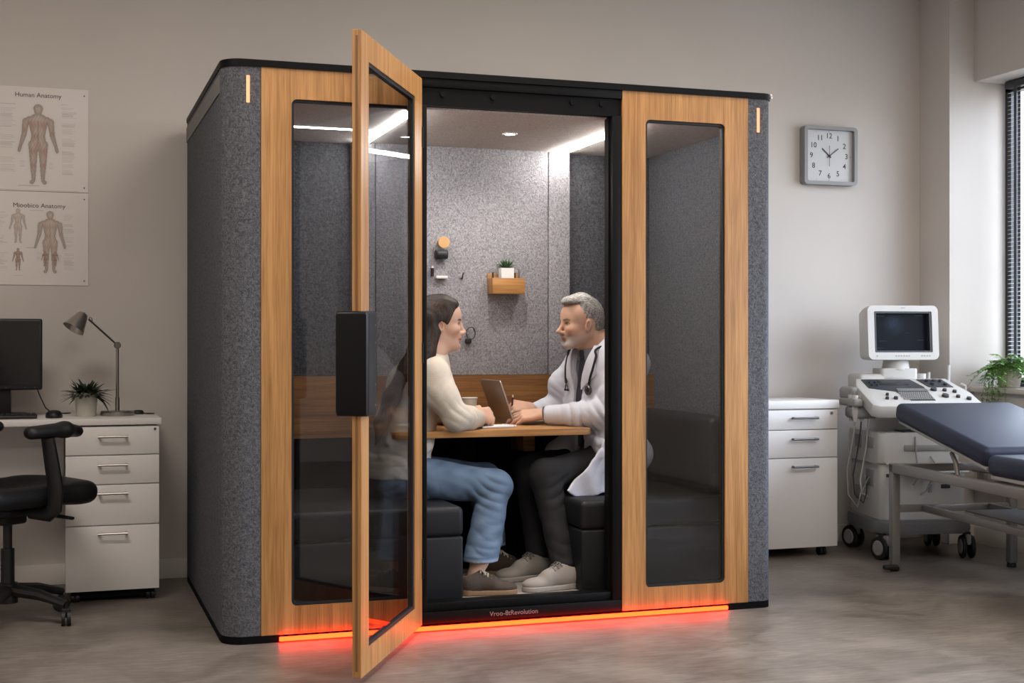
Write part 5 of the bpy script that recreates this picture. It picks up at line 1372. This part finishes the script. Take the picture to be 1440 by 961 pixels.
    def skirt(p):
        y0 = 5.436-.010*np.sin((p[:, 0]-2.1)*42+p[:, 2]*18)*np.clip((.68-p[:, 2])/.12, 0, 1)-.06*np.clip(.62-p[:, 2], 0, 1)+.25*np.clip(p[:, 2]-.64, 0, 1)
        q = p[:, [0, 2]]; n = len(hem); d = ((q-hem[0])**2).sum(1); sg = np.ones(len(q), np.float32)
        for i in range(n):
            j = i-1; e = hem[j]-hem[i]; w_ = q-hem[i]; t = np.clip((w_@e)/(e@e), 0, 1); b_ = w_-t[:, None]*e; d = np.minimum(d, (b_*b_).sum(1))
            c1 = q[:, 1] >= hem[i][1]; c2 = q[:, 1] < hem[j][1]; c3 = e[0]*w_[:, 1] > e[1]*w_[:, 0]
            fl = (c1 & c2 & c3) | (~c1 & ~c2 & ~c3); sg = np.where(fl, -sg, sg)
        d2 = np.sqrt(d)*sg
        return np.maximum(d2, np.abs(p[:, 1]-y0)-.009)*.8
    ct += [U(rcone((2.33, 5.53, .68), (2.46, 5.52, .64), .07, .07), .05), U(skirt, .03)]
    ct += chain((SN, (2.37, 5.50, .93), EN), (.070, .066, .064), .04) + chain((EN, (2.21, 5.62, .815), (2.115, 5.706, .812)), (.062, .052, .044), .03) + [S(rcone((2.105, 5.715, .812), (2.04, 5.77, .812), .031, .045), .004)]
    ct += chain((SF, (2.265, 5.93, .94), EF), (.070, .064, .058), .04) + chain((EF, (2.19, 5.955, .825), (2.135, 5.938, .818)), (.056, .048, .042), .03) + [S(rcone((2.122, 5.936, .817), (2.05, 5.92, .817), .030, .045), .004)]
    # folds
    sdf_obj('coat', ct, (2.04, 5.36, .42), (2.68, 6.08, 1.20), .0050, M_coat, d, disp=dsum(nz(22, .0018, 2.), wrk((2.31, 5.46, .84), (.9, -.3, .6), .042, .012, .10, 1.), wrk((2.22, 5.58, .80), (1, -.6, .5), .038, .010, .08, 2.), wrk((2.36, 5.47, .93), (-.5, 0, 1), .050, .011, .10, 3.), wrk((2.24, 5.94, .86), (.7, -.2, .7), .034, .007, .08, 4.), wrk((2.29, 5.92, .96), (.3, 0, 1), .045, .0035, .08, 5.), wrk((2.33, 5.50, .70), (.6, 0, 1), .05, .006, .13, 6.), wrk((2.30, 5.47, .57), (1, 0, -.5), .06, .005, .11, 7.)))
    # lapels
    for sg in (1, -1):
        b = B(); tt = bmesh.new(); prev = None
        for i, z in enumerate(np.linspace(1.10, .90, 14)):
            wi = .032+.046*min(1, max(0, (z-.922)/.16)); u = i/13
            wo = wi+(.020+.062*(min(1, u*1.35)) if u < .62 else .092*(1-u)/.38*.9+.004)
            r = []
            for t_ in (0, .5, 1):
                y = sg*(wi+(wo-wi)*t_-.004); p = front(y, z, ct[:4]+ct[4:5], .009); r.append(tt.verts.new(p))
            for t_ in (1, .5, 0):
                y = sg*(wi+(wo-wi)*t_-.004); p = front(y, z, ct[:4]+ct[4:5], .009)-RT@np.array((.006, 0, 0)); r.append(tt.verts.new(p))
            if prev:
                for k in range(6): tt.faces.new((prev[k], prev[(k+1) % 6], r[(k+1) % 6], r[k]))
            else: tt.faces.new(r)
            prev = r
        tt.faces.new(prev[::-1]); join(b, tt); obj('lapel', b, M_coat, d, True, 30)
    b = B(); q = rbox
    p0 = np.array((2.085, 5.735, .816)); dr = np.array((-.86, .46, -.10)); dr = dr/np.linalg.norm(dr)
    fr = frame(dr, (-.20, -.50, .88))
    tube(b, [tuple(p0+dr*(-.012)+fr[:, 1]*math.cos(a)*.0305+fr[:, 2]*math.sin(a)*.027) for a in np.linspace(0, 2*PI, 28, endpoint=False)], .0062, 8, closed=True)
    obj('wristband', b, mat('blue_grey_band', lin(70, 74, 88), .6), d, True)
    # --- hair
    hs = [U(ell((-.012, 0, .044), (.098, .0785, .090)), .02), U(rcone((.0, -.01, .112), (.074, .010, .103), .032, .021, (0, 1, 0), .55), .03), U(rcone((.060, -.034, .100), (.072, .036, .100), .017, .017), .02),
          U(ell((-.055, 0, .0), (.048, .068, .055)), .03)]
    hs += [S(lambda q: -(np.minimum(q[:, 0]-.034, .088+.12*np.abs(q[:, 1])-q[:, 2])), .010),
           S(lambda q: -(np.minimum(q[:, 0]-.012-.35*q[:, 2], .05-q[:, 2])), .006),
           S(rcone((-.010, -.14, -.006), (-.010, .14, -.006), .030, .030), .008),
           S(lambda q: -(np.minimum(q[:, 0]+.02, -.004-q[:, 2])), .008),
           S(lambda q: -(-.050-.35*(q[:, 0]+.05)-q[:, 2]), .01)]
    hs = xform(hs, RH, HO)
    def strands(p):
        q = (p-np.array(HO, np.float32))@RH.astype(np.float32)
        u = q[:, 1]*190+q[:, 2]*110+5*np.sin(q[:, 0]*30)+2*np.sin(q[:, 1]*60)
        v = q[:, 0]*170+q[:, 2]*60+4*np.sin(q[:, 2]*40)
        t = sm(.075, .105, q[:, 2]); return .0016*t*np.sin(q[:, 1]*330+3*np.sin(q[:, 0]*40)+q[:, 2]*60)+.0010*(1-t)*np.sin(q[:, 0]*330+q[:, 2]*190+2*np.sin(q[:, 2]*50))
    def hp(p, c):
        q = (p-np.array(HO, np.float32))@RH.astype(np.float32)
        u = q[:, 1]*420+q[:, 2]*90+4*np.sin(q[:, 0]*40); v = q[:, 0]*420+q[:, 2]*260+3*np.sin(q[:, 2]*50)
        c = mix(c, .45*(.5+.5*np.sin(u))*(.5+.5*np.sin(v*.6)), (.15, .14, .13))
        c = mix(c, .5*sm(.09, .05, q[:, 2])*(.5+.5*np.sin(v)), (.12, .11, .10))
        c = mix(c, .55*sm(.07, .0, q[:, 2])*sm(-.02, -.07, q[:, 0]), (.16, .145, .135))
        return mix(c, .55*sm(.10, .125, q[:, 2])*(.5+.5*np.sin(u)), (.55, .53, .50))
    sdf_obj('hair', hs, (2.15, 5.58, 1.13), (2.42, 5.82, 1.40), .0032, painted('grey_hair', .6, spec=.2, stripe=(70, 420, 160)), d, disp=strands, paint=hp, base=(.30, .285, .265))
    ms = [mat('grey_canvas', lin(146, 139, 132), .75, bump=.15, bscale=400), mat('pale_sole', lin(152, 145, 138), .7), mat('grey_laces', lin(108, 103, 98), .8)]
    shoe(d, 'shoe', (2.108, 5.335, FL), math.radians(187), .268, ms, '')
    shoe(d, 'shoe', (2.075, 5.60, FL), math.radians(190), .275, ms, '')
    # --- pen in the right hand
    tipc = WFo+RF@np.array((.120, -.022, -.055)); 
    c_ = WFo+RF@np.array((.098, .030, -.026))+np.array((0, 0, .020)); dv = np.array((-.10, -.05, -.99)); dv = dv/np.linalg.norm(dv)
    t = thing('pen', tuple(c_), 'dark red pen held upright in the far hand of the person in the white coat', 'pen')
    b = B(); tube(b, [tuple(c_+dv*.045), tuple(c_-dv*.062)], .0042, 10); obj('barrel', b, mat('maroon_pen', lin(74, 30, 38), .4), t, True)
    b = B(); tube(b, [tuple(c_-dv*.062), tuple(c_-dv*.074)], [.0042, .003], 10); obj('cap', b, mat('pen_cap', lin(205, 180, 160), .4), t, True)
    # --- stethoscope
    t = thing('stethoscope', L(.03, 0, 1.1), 'black stethoscope hanging round the neck over the white coat', 'stethoscope')
    ctn = ct[:4]+ct[4:5]
    near = [front(y, z, ctn, .010) for y, z in ((.098, 1.085), (.108, 1.05), (.104, 1.0), (.092, .96), (.080, .925))]
    back = [L(-.005, .094, 1.118), L(-.045, .06, 1.125), L(-.06, 0, 1.125), L(-.045, -.06, 1.125), L(-.005, -.094, 1.118)]
    far = [front(y, z, ctn, .010) for y, z in ((-.098, 1.085), (-.104, 1.05), (-.104, 1.0), (-.100, .95), (-.098, .925))]
    pts = [tuple(p) for p in near[::-1]]+back+[tuple(p) for p in far]
    # smooth the path
    cps = [Vector(p) for p in pts]; sp = []
    for i in range(len(cps)-1):
        a, b_, c, e = cps[max(i-1, 0)], cps[i], cps[i+1], cps[min(i+2, len(cps)-1)]
        for u in np.linspace(0, 1, 6, endpoint=False): sp.append(.5*((2*b_)+(c-a)*u+(2*a-5*b_+4*c-e)*u*u+(-a+3*b_-3*c+e)*u**3))
    sp.append(cps[-1])
    b = B(); tube(b, sp, .0055, 10); obj('tubing', b, M_plastic_k, t, True, 60)
    cpos = front(.076, .898, ctn, .012); Mx = plane_M(cpos, RT@np.array((0, 1, 0)), (0, 0, 1)); nrm = RT@np.array((1, 0, 0))
    b = B(); lathe(b, [(0, -.008), (.018, -.008), (.0215, -.003), (.0215, .003), (.018, .006), (.012, .006), (.010, .004), (0, .004)], n=32, M=Mx)
    cpiece = obj('chest_piece', b, M_chrome_d, t, True)
    b = B(); tube(b, [tuple(near[-1]), tuple(cpos)], .0045, 8); obj('stem', b, M_chrome_d, t, True)
    e0 = far[-1]
    for dy in (-.016, .016):
        p1 = front(-.098+dy, .895, ctn, .010); b = B(); tube(b, [tuple(e0), tuple(front(-.098+dy*.8, .91, ctn, .010)), tuple(p1)], .003, 8); ep = obj('ear_tube', b, M_chrome_d, t, True)
        b = B(); lathe(b, [(0, -.006), (.006, -.004), (.007, .002), (0, .007)], n=14, M=Matrix.Translation(Vector(p1))); obj('ear_tip', b, M_plastic_k, ep, True)
    return d
make_woman()
make_doctor()
# ------------------------------------------------------------------ light and camera
w = bpy.data.worlds.new('World'); scn.world = w; w.use_nodes = True
bg = w.node_tree.nodes['Background']; bg.inputs[0].default_value = lin(232, 240, 255); bg.inputs[1].default_value = 14.0
wn = w.node_tree; wt = node(wn, 'ShaderNodeTexCoord'); wx = node(wn, 'ShaderNodeSeparateXYZ'); wr = node(wn, 'ShaderNodeValToRGB')
wr.color_ramp.elements[0].position = .46; wr.color_ramp.elements[1].position = .56
wr.color_ramp.elements[0].color = tuple(.30*c for c in lin(232, 230, 226)[:3])+(1,); wr.color_ramp.elements[1].color = lin(222, 234, 255)
wm = node(wn, 'ShaderNodeMapRange'); wm.inputs['From Min'].default_value = -1
wn.links.new(wt.outputs['Generated'], wx.inputs[0]); wn.links.new(wx.outputs['Z'], wm.inputs['Value']); wn.links.new(wm.outputs[0], wr.inputs['Fac']); wn.links.new(wr.outputs['Color'], bg.inputs[0])
def area(name, loc, rot, sx, sy, power, col=(1, 1, 1), portal=False, spread=180):
    L = bpy.data.lights.new(name, 'AREA'); L.shape = 'RECTANGLE'; L.size = sx; L.size_y = sy; L.energy = power; L.color = col
    L.spread = math.radians(spread)
    if portal: L.cycles.is_portal = True
    o = bpy.data.objects.new(name, L); COL.objects.link(o); o.location = loc; o.rotation_euler = rot
    return o
area('window_portal', (5.29, (WY0+WY1)/2, (WZ0+WZ1)/2), (0, math.radians(90), 0), WZ1-WZ0, WY1-WY0, 1, portal=True)
# unseen area lights added under the ceiling as fill for walls, cabinets and booth
for x, y, p in ((-.55, 4.0, 44), (.7, 2.2, 26), (2.6, 1.4, 46), (3.9, 3.6, 22), (1.8, 4.7, 34), (.6, -.9, 60)):
    area('ceiling_fill', (x, y, ZC-.02), (0, 0, 0), 1.2, .6, p, (1, .915, .84))
# booth lamps
area('booth_downlight', (1.91, 5.67, 2.064), (0, 0, 0), .05, .05, 4, (1, .94, .87), spread=140)

TH_ = math.atan(640/1890)
cam = bpy.data.cameras.new('Camera'); cam.sensor_width = 36; cam.lens = 36*1890/1440; cam.clip_start = .05
co = bpy.data.objects.new('Camera', cam); COL.objects.link(co)
co.location = (0, 0, 1.145); co.rotation_euler = (PI/2, 0, -TH_)
scn.camera = co
scn.view_settings.view_transform = 'Standard'; scn.view_settings.look = 'None'; scn.view_settings.gamma = 1
scn.view_settings.use_curve_mapping = False; scn.view_settings.exposure = 0.06
scn.cycles.max_bounces = 10; scn.cycles.transparent_max_bounces = 16
scn.cycles.sample_clamp_indirect = 6
